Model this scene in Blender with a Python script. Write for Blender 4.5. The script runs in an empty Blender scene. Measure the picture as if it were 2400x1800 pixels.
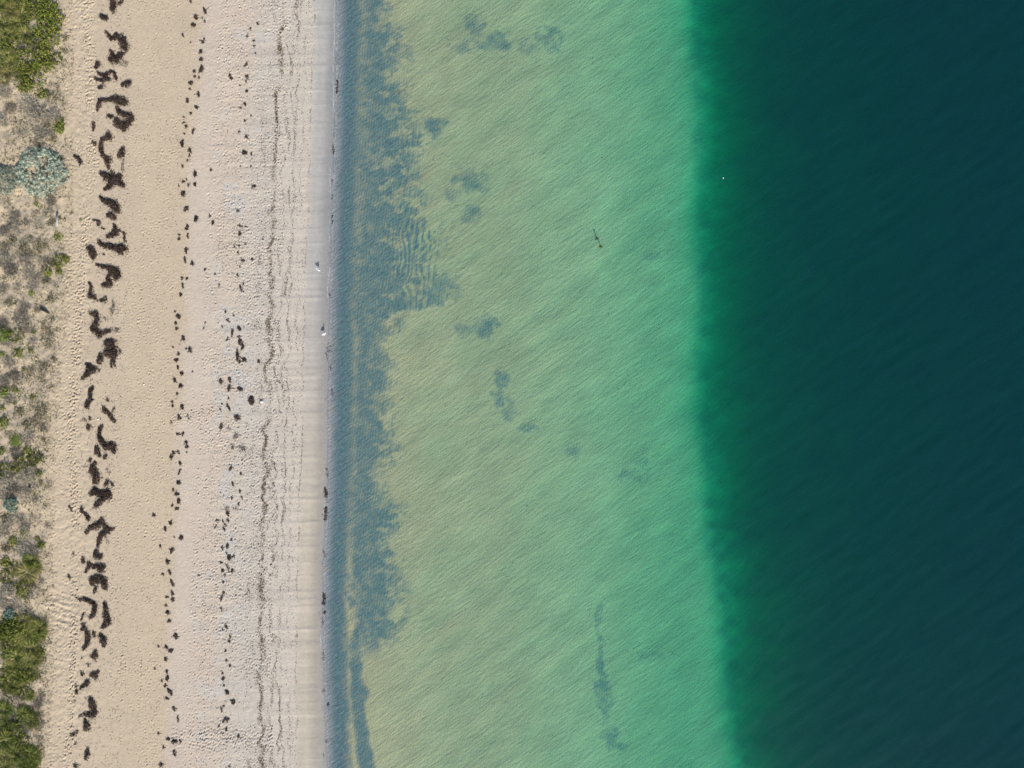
import bpy, math, random
import numpy as np

rng = np.random.default_rng(7)
random.seed(7)
S = bpy.context.scene
COL = S.collection

# ------------------------------------------------------------------ camera, sky, sun, exposure
H = 83.0            # drone height above the water (m)
PX = 0.05           # metres on the ground for one pixel of the 2400 x 1800 photograph
cam_d = bpy.data.cameras.new("camera")
cam_d.sensor_width = 36.0
cam_d.lens = 18.0 * H / (1200 * PX)
cam_d.clip_end = 3000.0
cam = bpy.data.objects.new("camera", cam_d)
cam.location = (0, 0, H)
COL.objects.link(cam)
S.camera = cam

SUN_EL = math.radians(28.5)
sun_dir = np.array([0.33 * math.cos(SUN_EL), -0.944 * math.cos(SUN_EL), math.sin(SUN_EL)])  # towards the sun
W = bpy.data.worlds.new("World")
S.world = W
W.use_nodes = True
nt = W.node_tree
nt.nodes.clear()
sky = nt.nodes.new("ShaderNodeTexSky")
sky.sky_type = 'NISHITA'
sky.sun_disc = False
sky.sun_elevation = SUN_EL
sky.sun_rotation = math.atan2(sun_dir[0], sun_dir[1])
bg = nt.nodes.new("ShaderNodeBackground")
bg.inputs[1].default_value = 0.11
wo = nt.nodes.new("ShaderNodeOutputWorld")
nt.links.new(sky.outputs[0], bg.inputs[0])
nt.links.new(bg.outputs[0], wo.inputs[0])

sun_l = bpy.data.lights.new("sun", 'SUN')
sun_l.energy = 5.0
sun_l.angle = math.radians(0.5)
sun_l.color = (1.0, 0.93, 0.82)
sun = bpy.data.objects.new("sun", sun_l)
from mathutils import Vector
sun.rotation_euler = Vector(sun_dir).to_track_quat('Z', 'Y').to_euler()
sun.location = (20, -60, 60)
COL.objects.link(sun)

S.view_settings.view_transform = 'Standard'
S.view_settings.look = 'None'
S.view_settings.gamma = 1.0
S.view_settings.use_curve_mapping = False
S.view_settings.exposure = 0.34
S.cycles.use_denoising = True
S.cycles.use_adaptive_sampling = True
S.cycles.adaptive_threshold = .02
S.cycles.max_bounces = 4
S.cycles.diffuse_bounces = 2
S.cycles.glossy_bounces = 2
S.cycles.volume_bounces = 0
S.cycles.caustics_reflective = False
S.cycles.caustics_refractive = False
S.cycles.transparent_max_bounces = 12

# ------------------------------------------------------------------ small maths helpers
TAB = np.random.default_rng(3).random((256, 256)).astype(np.float32)

def vn(x, y, seed=0):
    """smooth value noise on a shuffled lattice"""
    x, y = np.broadcast_arrays(np.asarray(x, float), np.asarray(y, float))
    fx0, fy0 = np.floor(x), np.floor(y)
    ix = (fx0.astype(np.int64) + seed * 37) & 255; iy = (fy0.astype(np.int64) + seed * 91) & 255
    fx, fy = x - fx0, y - fy0
    fx = fx * fx * (3 - 2 * fx)
    fy = fy * fy * (3 - 2 * fy)
    ix1, iy1 = (ix + 1) & 255, (iy + 1) & 255
    a = TAB[iy, ix]; b = TAB[iy, ix1]; c = TAB[iy1, ix]; d = TAB[iy1, ix1]
    return a + (b - a) * fx + (c - a) * fy + (a - b - c + d) * fx * fy

def fbm(x, y, seed=0, octv=4):
    t, amp, tot = 0, 1.0, 0
    x, y = np.asarray(x, float) * .8 + np.asarray(y, float) * .6, -np.asarray(x, float) * .6 + np.asarray(y, float) * .8
    for o in range(octv):
        t = t + amp * vn(x, y, seed + o * 13)
        tot += amp
        amp *= 0.5
        x, y = (x * .737 - y * .676) * 2.03 + 17.3, (x * .676 + y * .737) * 2.03 + 5.1
    return t / tot

def sst(x, a, b):
    t = np.clip((x - a) / (b - a), 0, 1)
    return t * t * (3 - 2 * t)

def curve(vs, us):
    return lambda v: np.interp(v, vs, us)

# lines that run down the photograph (u as a function of v)
waterline = curve([-400, 0, 300, 600, 900, 1100, 1300, 1450, 1600, 1800, 2200], [798, 787, 781, 772, 767, 766, 756, 753, 757, 764, 775])
wet_line = curve([-400, 0, 300, 500, 700, 1000, 1300, 1600, 1800, 2200], [752, 741, 730, 724, 716, 711, 700, 696, 699, 704])
mid_line = curve([-400, 0, 400, 700, 1000, 1300, 1600, 1800, 2200], [476, 466, 432, 424, 408, 396, 384, 376, 366])
dune_line = curve([-400, 0, 450, 700, 850, 1100, 1300, 1500, 1800, 2200], [148, 148, 150, 146, 124, 104, 102, 110, 88, 80])
shelf_line = curve([-400, 0, 450, 900, 1200, 1500, 1800, 2200], [1612, 1612, 1622, 1632, 1645, 1685, 1722, 1760])

def zt(u, v):
    """terrain height at a place given in photograph pixels"""
    wl = waterline(v)
    z = np.interp(u - wl, [-6000, -1500, -900, -770, -640, -560, -340, -130, -60, -18, 0, 30, 80, 230, 430, 630, 830, 850],
                  [9, 4.5, 2.6, 2.1, 1.85, 1.65, 1.4, .85, .36, .09, 0, -.045, -.09, -.22, -.34, -.60, -1.05, -1.07])
    e = u - (shelf_line(v) + 60 * (fbm(u / 210., v / 210., 5, 4) - .47))
    z = z + np.interp(e, [-75, -45, -22, -6, 10, 28, 48, 76, 116, 175, 275, 480, 900, 6000], [0, -.06, -.2, -.48, -.95, -1.75, -2.7, -3.8, -4.9, -5.9, -6.9, -7.7, -8.4, -9.4])
    dn = sst(dune_line(v) - u, -25, 25)
    z = z + dn * (.55 * (fbm(u / 70., v / 70., 21, 3) - .45) + .16 * (fbm(u / 18., v / 18., 22, 3) - .5))
    z = z + .10 * sst(waterline(v) - u, 20, 140) * (fbm(u / 160., v / 160., 31, 2) - .5)
    return z

def at(u, v, dz=0.0):
    z = zt(np.asarray(u, float), np.asarray(v, float)) + dz
    k = PX * (H - z) / H
    return np.stack([(u - 1200) * k, (900 - v) * k, z], -1)

def uv_of(x, y):
    u = 1200 + x / PX; v = 900 - y / PX
    for _ in range(3):
        k = H / (H - zt(u, v)) / PX
        u = 1200 + x * k; v = 900 - y * k
    return u, v

def spaced(lo, hi, step, far_lo, far_hi, grow=1.35):
    mid = np.arange(lo, hi + step * .5, step)
    a, s = [], step
    x = mid[0]
    while x > far_lo:
        s *= grow; x -= s; a.append(x)
    b, s = [], step
    x = mid[-1]
    while x < far_hi:
        s *= grow; x += s; b.append(x)
    return np.concatenate([a[::-1], mid, b]), len(a)

# ------------------------------------------------------------------ mesh helpers
def mk(name, V, F, C=None, mat=None, smooth=False, extra=None):
    V = np.asarray(V, np.float32); F = np.asarray(F, np.int32)
    me = bpy.data.meshes.new(name)
    n, k = F.shape
    me.vertices.add(len(V)); me.vertices.foreach_set("co", V.ravel())
    me.loops.add(n * k); me.loops.foreach_set("vertex_index", F.ravel())
    me.polygons.add(n); me.polygons.foreach_set("loop_start", np.arange(0, n * k, k, dtype=np.int32))
    if C is not None:
        at_ = me.attributes.new("Col", 'FLOAT_COLOR', 'POINT')
        c4 = np.ones((len(V), 4), np.float32); c4[:, :3] = C
        at_.data.foreach_set("color", c4.ravel())
    for kx, arr in (extra or {}).items():
        a_ = me.attributes.new(kx, 'FLOAT', 'POINT'); a_.data.foreach_set("value", np.asarray(arr, np.float32))
    me.update(calc_edges=True); me.validate()
    if smooth: me.shade_smooth()
    if mat: me.materials.append(mat)
    return me

def ob(name, me, parent=None, loc=(0, 0, 0), rz=0, sc=(1, 1, 1), label=None, cat=None, group=None, kind=None):
    o = bpy.data.objects.new(name, me)
    o.location = loc; o.rotation_euler = (0, 0, rz); o.scale = sc
    if parent: o.parent = parent
    COL.objects.link(o)
    if label: o["label"] = label
    if cat: o["category"] = cat
    if group: o["group"] = group
    if kind: o["kind"] = kind
    return o

def grid_faces(nx, ny):
    i = np.arange(nx - 1)[None, :] + np.arange(ny - 1)[:, None] * nx
    return np.stack([i, i + 1, i + nx + 1, i + nx], -1).reshape(-1, 4)

def unit(a):
    return a / np.maximum(np.linalg.norm(a, axis=-1, keepdims=True), 1e-9)

def ribbons(P, D, L, Wd, bend, col, roll=0.6, taper=(.75, 1., .25)):
    """N flat tapering strips (6 vertices, 2 quads each) from P along D"""
    n = len(P)
    D = unit(D)
    up = np.array([0, 0, 1.0])
    side = unit(np.cross(D, up + rng.normal(0, .02, (n, 3))))
    nrm = np.cross(side, D)
    r = rng.normal(0, roll, (n, 1))
    side = side * np.cos(r) + nrm * np.sin(r)
    L = np.broadcast_to(np.asarray(L, float), (n,))[:, None]
    Wd = np.broadcast_to(np.asarray(Wd, float), (n,))[:, None]
    bend = np.asarray(bend, float)
    V = []
    for t, w in zip((0, .55, 1.0), taper):
        c = P + D * L * t + (bend * L * np.array([t * t])) if bend.ndim == 2 else P + D * L * t
        V += [c - side * Wd * w * .5, c + side * Wd * w * .5]
    V = np.stack(V, 1).reshape(-1, 3)
    b = np.arange(n)[:, None] * 6
    F = np.concatenate([b + np.array([[0, 1, 3, 2]]), b + np.array([[2, 3, 5, 4]])], 0)
    C = np.repeat(col, 6, 0)
    return V, F, C

def leaves(P, Nrm, size, col, ratio=.5):
    n = len(P)
    Nrm = unit(Nrm)
    t = unit(np.cross(Nrm, rng.normal(0, 1, (n, 3))))
    s = np.cross(Nrm, t)
    size = np.broadcast_to(np.asarray(size, float), (n,))[:, None]
    V = np.stack([P - t * size * .5, P + s * size * ratio * .5, P + t * size * .5 + Nrm * size * .1, P - s * size * ratio * .5], 1).reshape(-1, 3)
    F = np.arange(n * 4).reshape(-1, 4)
    return V, F, np.repeat(col, 4, 0)

def join(parts):
    V, F, C, o = [], [], [], 0
    for v, f, c in parts:
        V.append(v); F.append(f + o); C.append(c); o += len(v)
    return np.concatenate(V), np.concatenate(F), np.concatenate(C)

def tube(pts, rad, k=6):
    pts = np.asarray(pts, float); n = len(pts)
    d = np.gradient(pts, axis=0); d = unit(d)
    ref = np.array([0, 0, 1.0]) if abs(d[0][2]) < .9 else np.array([1.0, 0, 0])
    s = unit(np.cross(d, ref)); t = np.cross(s, d)
    a = np.linspace(0, 2 * np.pi, k, endpoint=False)
    V = (pts[:, None] + rad[:, None, None] * (s[:, None] * np.cos(a)[None, :, None] + t[:, None] * np.sin(a)[None, :, None])).reshape(-1, 3)
    F = []
    for i in range(n - 1):
        for j in range(k):
            F.append((i * k + j, i * k + (j + 1) % k, (i + 1) * k + (j + 1) % k, (i + 1) * k + j))
    for base in (0, (n - 1) * k):
        for j in range(1, k - 2, 2):
            F.append((base, base + j, base + j + 1, base + j + 2))
    return V, np.array(F)

def mixc(a, b, t):
    t = np.asarray(t)[..., None]
    return np.asarray(a) * (1 - t) + np.asarray(b) * t

# ------------------------------------------------------------------ materials
def new_mat(name):
    m = bpy.data.materials.new(name); m.use_nodes = True
    n = m.node_tree.nodes; l = m.node_tree.links
    n.clear()
    out = n.new("ShaderNodeOutputMaterial")
    return m, n, l, out

def noise(n, l, scale, coord, detail=4, rough=.55):
    t = n.new("ShaderNodeTexNoise"); t.noise_dimensions = "2D"; t.inputs["Scale"].default_value = scale
    t.inputs["Detail"].default_value = detail; t.inputs["Roughness"].default_value = rough
    l.new(coord, t.inputs["Vector"])
    return t.outputs["Fac"]

def mapped(n, l, coord, rot, sc):
    m = n.new("ShaderNodeMapping"); m.vector_type = 'TEXTURE'
    m.inputs["Rotation"].default_value = (0, 0, rot); m.inputs["Scale"].default_value = sc
    l.new(coord, m.inputs["Vector"])
    return m.outputs[0]

def math_(n, l, op, a, b=None, clamp=False):
    m = n.new("ShaderNodeMath"); m.operation = op; m.use_clamp = clamp
    for i, x in enumerate((a, b)):
        if x is None: continue
        if isinstance(x, (int, float)): m.inputs[i].default_value = x
        else: l.new(x, m.inputs[i])
    return m.outputs[0]

def remap(n, l, x, a, b, c, d):
    m = n.new("ShaderNodeMapRange"); m.clamp = True
    for i, y in enumerate((a, b, c, d)): m.inputs[i + 1].default_value = y
    l.new(x, m.inputs[0])
    return m.outputs[0]

def mixrgb(n, l, f, a, b, mode='MIX'):
    m = n.new("ShaderNodeMix"); m.data_type = 'RGBA'; m.blend_type = mode
    for i, x in ((0, f), (6, a), (7, b)):
        if isinstance(x, (int, float)): m.inputs[i].default_value = x
        elif isinstance(x, tuple): m.inputs[i].default_value = (*x, 1)
        else: l.new(x, m.inputs[i])
    return m.outputs[2]

def plant_mat(name, rough=.6, trans=0.0, jitter=.25, spec=.3):
    m, n, l, out = new_mat(name)
    a = n.new("ShaderNodeAttribute"); a.attribute_name = "Col"
    oi = n.new("ShaderNodeObjectInfo")
    tc = n.new("ShaderNodeTexCoord")
    k = remap(n, l, oi.outputs["Random"], 0, 1, 1 - jitter, 1 + jitter)
    nz = noise(n, l, 9.0, tc.outputs["Object"], 2)
    k2 = math_(n, l, 'MULTIPLY', k, remap(n, l, nz, .3, .7, .8, 1.2))
    v = n.new("ShaderNodeVectorMath"); v.operation = 'SCALE'
    l.new(a.outputs["Color"], v.inputs[0]); l.new(k2, v.inputs["Scale"])
    b = n.new("ShaderNodeBsdfPrincipled")
    l.new(v.outputs[0], b.inputs["Base Color"])
    b.inputs["Roughness"].default_value = rough
    b.inputs["Specular IOR Level"].default_value = spec
    if trans:
        tr = n.new("ShaderNodeBsdfTranslucent"); l.new(v.outputs[0], tr.inputs["Color"])
        mx = n.new("ShaderNodeMixShader"); mx.inputs[0].default_value = trans
        l.new(b.outputs[0], mx.inputs[1]); l.new(tr.outputs[0], mx.inputs[2]); l.new(mx.outputs[0], out.inputs[0])
    else:
        l.new(b.outputs[0], out.inputs[0])
    return m

M_WEED = plant_mat("dried_seaweed", .5, 0, .18)
M_LEAF = plant_mat("leaf", .5, .25, .2)
M_DRY = plant_mat("dry_twig", .8, 0, .2)
M_FEATHER = plant_mat("feather", .7, 0, 0)
M_WOOD = plant_mat("driftwood", .8, 0, .1)

def sand_mat():
    m, n, l, out = new_mat("beach_sand")
    a = n.new("ShaderNodeAttribute"); a.attribute_name = "Col"
    w = n.new("ShaderNodeAttribute"); w.attribute_name = "wet"
    tc = n.new("ShaderNodeTexCoord"); P = tc.outputs["Object"]
    n1 = noise(n, l, 2.2, P, 3, .65); n2 = noise(n, l, 9.0, P, 3, .6); n3 = noise(n, l, .35, P, 3)
    k = math_(n, l, 'MULTIPLY', remap(n, l, n1, .25, .75, .93, 1.06), remap(n, l, n2, .25, .75, .92, 1.07))
    k = math_(n, l, 'MULTIPLY', k, remap(n, l, n3, .3, .7, .97, 1.03))
    v = n.new("ShaderNodeVectorMath"); v.operation = 'SCALE'
    l.new(a.outputs["Color"], v.inputs[0]); l.new(k, v.inputs["Scale"])
    b = n.new("ShaderNodeBsdfPrincipled")
    l.new(v.outputs[0], b.inputs["Base Color"])
    l.new(remap(n, l, w.outputs["Fac"], 0, 1, .95, .42), b.inputs["Roughness"])
    l.new(remap(n, l, w.outputs["Fac"], 0, 1, .1, .45), b.inputs["Specular IOR Level"])
    bp = n.new("ShaderNodeBump"); bp.inputs["Distance"].default_value = .05
    l.new(remap(n, l, w.outputs["Fac"], 0, .6, .5, .05), bp.inputs["Strength"])
    l.new(noise(n, l, 4.0, P, 2, .7), bp.inputs["Height"])
    l.new(bp.outputs[0], b.inputs["Normal"])
    l.new(b.outputs[0], out.inputs[0])
    return m

def seabed_mat():
    m, n, l, out = new_mat("seabed_sand")
    wd = n.new("ShaderNodeAttribute"); wd.attribute_name = "weed"
    a = n.new("ShaderNodeAttribute"); a.attribute_name = "Col"
    tc = n.new("ShaderNodeTexCoord"); P = tc.outputs["Object"]
    # ripple marks that run up the beach line, wavelength about 0.5 m, warped
    wv = n.new("ShaderNodeTexWave"); wv.wave_type = 'BANDS'; wv.bands_direction = 'X'; wv.wave_profile = 'SIN'
    wv.inputs["Scale"].default_value = 1.0; wv.inputs["Distortion"].default_value = 6.0
    wv.inputs["Detail"].default_value = 1.0; wv.inputs["Detail Scale"].default_value = .5
    l.new(mapped(n, l, P, math.radians(-8), (1, 1, 1)), wv.inputs["Vector"])
    rip = wv.outputs["Fac"]
    # broader oblique streaks: wave-focused light and dark painted into the sand colour
    dg = mapped(n, l, P, math.radians(38), (3.2, 1, 1))
    d1 = noise(n, l, .75, dg, 4, .6)
    n1 = noise(n, l, .8, P, 3, .7)
    n2 = noise(n, l, 3.6, mapped(n, l, P, math.radians(50), (1.5, 1, 1)), 2, .7)
    f = math_(n, l, 'ADD', wd.outputs["Fac"], math_(n, l, 'MULTIPLY', math_(n, l, 'SUBTRACT', rip, .5), .18))
    f = math_(n, l, 'ADD', f, math_(n, l, 'MULTIPLY', math_(n, l, 'SUBTRACT', n1, .5), 1.0))
    f = math_(n, l, 'ADD', f, math_(n, l, 'MULTIPLY', math_(n, l, 'SUBTRACT', n2, .5), .8))
    f = math_(n, l, 'MULTIPLY', remap(n, l, f, .06, .92, 0, .97), remap(n, l, wd.outputs["Fac"], .02, .35, 0, 1))
    k = math_(n, l, 'MULTIPLY', remap(n, l, d1, .3, .7, .925, 1.075), remap(n, l, n2, .25, .75, .93, 1.07))
    v = n.new("ShaderNodeVectorMath"); v.operation = 'SCALE'
    l.new(a.outputs["Color"], v.inputs[0]); l.new(k, v.inputs["Scale"])
    weedc = mixrgb(n, l, remap(n, l, n2, .25, .75, 0, 1), (.066, .106, .113), (.136, .20, .193))  # brownish weed tinted blue, with the sky's reflection put into its colour
    c = mixrgb(n, l, f, v.outputs[0], weedc)
    b = n.new("ShaderNodeBsdfPrincipled")
    l.new(c, b.inputs["Base Color"])
    b.inputs["Roughness"].default_value = .9
    b.inputs["Specular IOR Level"].default_value = .05
    n4 = noise(n, l, 2.9, mapped(n, l, P, math.radians(37), (4.6, 1, 1)), 3, .75)
    h = math_(n, l, 'ADD', math_(n, l, 'MULTIPLY', rip, .009), math_(n, l, 'MULTIPLY', n4, .115))
    bp = n.new("ShaderNodeBump"); bp.inputs["Strength"].default_value = .8; bp.inputs["Distance"].default_value = 1.0
    l.new(h, bp.inputs["Height"]); l.new(bp.outputs[0], b.inputs["Normal"])
    l.new(b.outputs[0], out.inputs[0])
    return m

def water_mat():
    m, n, l, out = new_mat("sea_water")
    tr = n.new("ShaderNodeBsdfTransparent")
    df = n.new("ShaderNodeBsdfDiffuse"); df.inputs["Color"].default_value = (.034, .405, .69, 1)   # light scattered back by the water
    mx = n.new("ShaderNodeMixShader"); mx.inputs[0].default_value = .05
    l.new(tr.outputs[0], mx.inputs[1]); l.new(df.outputs[0], mx.inputs[2])
    gl = n.new("ShaderNodeBsdfGlossy"); gl.inputs["Roughness"].default_value = .2
    # Schlick reflectance, the same from above and below the surface
    ge = n.new("ShaderNodeNewGeometry")
    dp = n.new("ShaderNodeVectorMath"); dp.operation = 'DOT_PRODUCT'
    l.new(ge.outputs["Incoming"], dp.inputs[0]); l.new(ge.outputs["Normal"], dp.inputs[1])
    fac = math_(n, l, 'POWER', math_(n, l, 'SUBTRACT', 1.0, math_(n, l, 'ABSOLUTE', dp.outputs["Value"]), True), 5.0)
    fac = math_(n, l, 'ADD', math_(n, l, 'MULTIPLY', fac, .98), .02, True)
    m2 = n.new("ShaderNodeMixShader")
    l.new(fac, m2.inputs[0]); l.new(mx.outputs[0], m2.inputs[1]); l.new(gl.outputs[0], m2.inputs[2])
    l.new(m2.outputs[0], out.inputs["Surface"])
    va = n.new("ShaderNodeVolumeAbsorption")
    # absorption per metre = density * (1 - colour)
    va.inputs["Density"].default_value = .9
    va.inputs["Color"].default_value = (1 - .57 / .9, 1 - .115 / .9, 1 - .175 / .9, 1)
    l.new(va.outputs[0], out.inputs["Volume"])
    return m

M_SAND, M_SEABED, M_WATER = sand_mat(), seabed_mat(), water_mat()

# ------------------------------------------------------------------ beach and dunes: one sheet with every footprint pressed into it
STEP = .08
gx, ox = spaced(-60.5, -17.5, STEP, -420, -17.6)
gx = gx[gx <= -17.45]
gy, oy = spaced(-47.5, 47.5, STEP, -420, 420)
X, Y = np.meshgrid(gx, gy)
U, Vv = uv_of(X, Y)
Z = zt(U, Vv)
WL, WET, MID, DUN = waterline(Vv), wet_line(Vv), mid_line(Vv), dune_line(Vv)

rough = .010 + .035 * sst(U, 60, 110) * (1 - sst(U, 195, 250)) + .012 * sst(U, 440, 500) * (1 - sst(U, 610, 650))
scuff = np.exp(-(((U - 140) / 38) ** 2 + ((Vv - 1432) / 42) ** 2))
rough = rough + .06 * scuff
dry = 1 - sst(U, WET - 8, WET + 8)
Z = Z + dry * rough * (fbm(X / .42, Y / .42, 41, 3) - .5) * 2
# scuffed slide of sand beside the dune edge: ridges lying across the slope
Z = Z + scuff * .035 * np.sin((Y + .35 * X) * 9 + 4 * fbm(X / 1.2, Y / 1.2, 43, 2))
# swash creases lying across the lower beach
for vv0 in [28, 60, 94, 122, 155, 215, 250, 352, 383, 416, 473, 506, 537, 570, 642, 698, 795, 877, 917, 969, 1012, 1073, 1140, 1169, 1224, 1284, 1321, 1353, 1386, 1404, 1421, 1475, 1505, 1578, 1614, 1648, 1675, 1731, 1780]:
    l0 = vv0 + 6 * (fbm(U / 50., U * 0 + vv0, 51, 2) - .5) * 2 - (U - 700) * .03
    d = (Vv - l0) * PX
    amp = (.011 + .014 * vn(np.array(vv0 * .37), np.array(.5), 3)) * (.5 * sst(U, WET - 260, WET - 90) + .5 * sst(U, WET - 50, WET + 5)) * (1 - sst(U, WL - 22, WL - 4)) 
    Z = Z + amp * np.where(d > 0, np.exp(-d / .5), np.exp(d / .12))

# fine ribbing left by thin sheets of swash running up the sand
Z = Z + .024 * (vn(U / 170., (Vv + .03 * U) / 8., 55) + .6 * vn(U / 240., (Vv + .03 * U) / 19., 56) - .8) * sst(U, MID + 10, MID + 120) * (1 - sst(U, WL - 25, WL - 4))
# footprints
fine_x0, fine_y0 = gx[ox], gy[oy]
def stamp(px, py, ang, ln, wd, dep):
    ix = int(round((px - fine_x0) / STEP)) + ox; iy = int(round((py - fine_y0) / STEP)) + oy
    r = 5
    if ix - r < ox or ix + r >= len(gx) or iy - r < oy or iy + r >= len(gy) - 40: return
    sx = X[iy - r:iy + r + 1, ix - r:ix + r + 1] - px; sy = Y[iy - r:iy + r + 1, ix - r:ix + r + 1] - py
    c, s = math.cos(ang), math.sin(ang)
    a = (sx * c + sy * s) / (ln * .5); b = (-sx * s + sy * c) / (wd * .5)
    q = a * a + b * b
    Z[iy - r:iy + r + 1, ix - r:ix + r + 1] += dep * (-np.exp(-q * q * .8) + .55 * np.exp(-((np.sqrt(q) - 1.45) / .45) ** 2))

def prints(us, vs, dep=(.03, .06), size=1.0):
    P = at(us, vs)
    for (x, y, _z) in P:
        ang = math.pi / 2 + random.gauss(0, .35)
        stamp(x, y, ang, random.uniform(.24, .34) * size, random.uniform(.13, .2) * size, random.uniform(*dep))

def scatter(n, ulo, uhi, dens=None, vlo=-20, vhi=1820):
    v = rng.uniform(vlo, vhi, n * 3); f = rng.uniform(0, 1, n * 3)
    u = ulo(v) + (uhi(v) - ulo(v)) * f
    keep = vn(u / 60., v / 60., 61) ** 1.3 > rng.uniform(0, .7, n * 3)
    if dens is not None: keep &= dens(u, v) > rng.uniform(0, 1, n * 3)
    return u[keep][:n], v[keep][:n]

path = curve([0, 400, 640, 800, 1000, 1250, 1500, 1800], [205, 216, 190, 182, 166, 178, 172, 158])
prints(*scatter(850, lambda v: path(v) - 9, lambda v: path(v) + 9), (.035, .07))
prints(*scatter(1500, lambda v: dune_line(v) + 2, lambda v: path(v) + 16), (.02, .05))
prints(*scatter(1700, lambda v: v * 0 + 255, lambda v: mid_line(v) - 8), (.02, .05), .85)
for c0 in (330, 366, 388):
    prints(*scatter(130, lambda v: mid_line(v) - 424 + c0 - 4, lambda v: mid_line(v) - 424 + c0 + 4), (.02, .045))
prints(*scatter(700, lambda v: mid_line(v) - 5, lambda v: mid_line(v) + 70), (.015, .035), .85)
prints(*scatter(4600, lambda v: mid_line(v) + 55, lambda v: wet_line(v) - 60), (.025, .06), .9)
prints(*scatter(900, lambda v: wet_line(v) - 110, lambda v: wet_line(v) - 8), (.01, .025), .7)
uu = rng.uniform(400, 640, 500); prints(uu, 1728 + rng.normal(0, 16, 500), (.02, .05))
uu = rng.uniform(400, 520, 260); prints(uu, 985 + (uu - 400) * -.2 + rng.normal(0, 9, 260), (.02, .05), .8)
Z[:, -1] -= .06

# what the sand itself is made of: warm tan up the beach, paler pinkish shell sand below the storm line, damp grey by the water
tan = np.array([.485, .400, .298]); pink = np.array([.495, .428, .358]); pale = np.array([.47, .425, .372]); dune = np.array([.47, .385, .275])
wetc = np.array([.335, .30, .265]); shoal = np.array([.475, .415, .24])
wob = (fbm(U / 40., Vv / 40., 71, 3) - .5)
C = mixc(tan, pink, sst(U + wob * 30, MID - 6, MID + 30))
C = mixc(C, pale, sst(U + wob * 30, MID + 95, MID + 210))
C = mixc(C, np.array([.47, .45, .42]), .75 * sst(fbm(U / 26., Vv / 34., 73, 3), .53, .66) * np.exp(-((U - MID - 130) / 55.) ** 2))
C = mixc(C, np.array([.52, .41, .34]), .25 * sst(fbm(U / 60., Vv / 60., 75, 3), .45, .65) * sst(U, MID, MID + 30) * (1 - sst(U, MID + 100, MID + 150)))
C = mixc(C, dune, sst(DUN + 25 - U, -20, 20) * .8)
C = mixc(C, np.array([.27, .245, .20]), .4 * sst(fbm(U / 9., Vv / 9., 77, 3), .5, .62) * sst(DUN - U, -22, 10))
wet = sst(U + 14 * wob, WET - 12, WET + 14)
C = mixc(C, mixc(np.array([.365, .358, .345]), np.array([.425, .378, .318]), sst(Vv, 500, 1250)), wet)
C = mixc(C, mixc(np.array([.255, .255, .26]), np.array([.315, .285, .25]), sst(Vv, 500, 1250)), sst(U + 10 * wob, WET + 18, WET + 46) * .9)
streak = fbm(Vv / 7., U / 160., 79, 3) - .5
C = C * (1 + wet * .13 * streak)[..., None]
C = mixc(C, np.array([.25, .257, .262]), sst(U + 14 * wob, WL - 16, WL + 12) * .8)
C = mixc(C, shoal * .8, sst(U, WL + 34, WL + 70))
wetr = sst(U, WET - 2, WET + 30)
V3 = np.stack([X, Y, Z], -1).reshape(-1, 3)
ob("beach_sand", mk("beach_sand", V3, grid_faces(len(gx), len(gy)), C.reshape(-1, 3), M_SAND, True, {"wet": wetr.ravel()}), kind="structure",
   label="pale trodden sand from the dune foot to the wet water's edge", )

# ------------------------------------------------------------------ seabed: shallow sandy shelf, then the drop-off
def relief(x, y):
    # low oblique swells shaped to stand in for caustic light streaks
    return vn((x * .79 + y * .62) / 6., (-x * .62 + y * .79) / 1.5, 81) + .5 * vn((x * .85 + y * .52) / 3., (-x * .52 + y * .85) / .9, 82) - .75
sx_, _ = spaced(-18.6, 74, .2, -18.7, 700)
sx_ = sx_[sx_ >= -18.65]
sy_, _ = spaced(-52, 52, .2, -420, 420)
Xs, Ys = np.meshgrid(sx_, sy_)
Us, Vs = uv_of(Xs, Ys)
Zs = zt(Us, Vs)
Zs -= .03 * (1 - sst(Xs, -18.6, -17.0))
Zs += .07 * sst(Us, 860, 1000) * relief(Xs, Ys)
Zs += .55 * sst(Us - shelf_line(Vs), 0, 120) * (fbm(Xs / 9., Ys / 9., 83, 3) - .5)
shelfw = fbm(Us / 55., Vs / 55., 85, 3)
Cs = np.broadcast_to(shoal, Us.shape + (3,)).copy()
Cs = Cs * ((1 + .10 * (shelfw - .5) * 2) * (.86 + .14 * sst(Us, 1120, 1420)))[..., None]
deepweed = sst(Us - shelf_line(Vs), -10, 24) * sst(fbm(Us / 34., Vs / 34., 87, 4) + .18 * np.exp(-((Us - shelf_line(Vs) - 18) / 22.) ** 2), .55, .72)
Cs = mixc(Cs, np.array([.10, .16, .16]), deepweed * .38 * np.exp(-np.clip(Us - shelf_line(Vs), 0, 900) / 60.))
ob("seabed", mk("seabed", np.stack([Xs, Ys, Zs], -1).reshape(-1, 3), grid_faces(len(sx_), len(sy_)), Cs.reshape(-1, 3), M_SEABED, True, {"weed": (deepweed * 0).ravel()}), kind="structure",
   label="sandy seabed under clear shallow water falling away to the deep")

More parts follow.
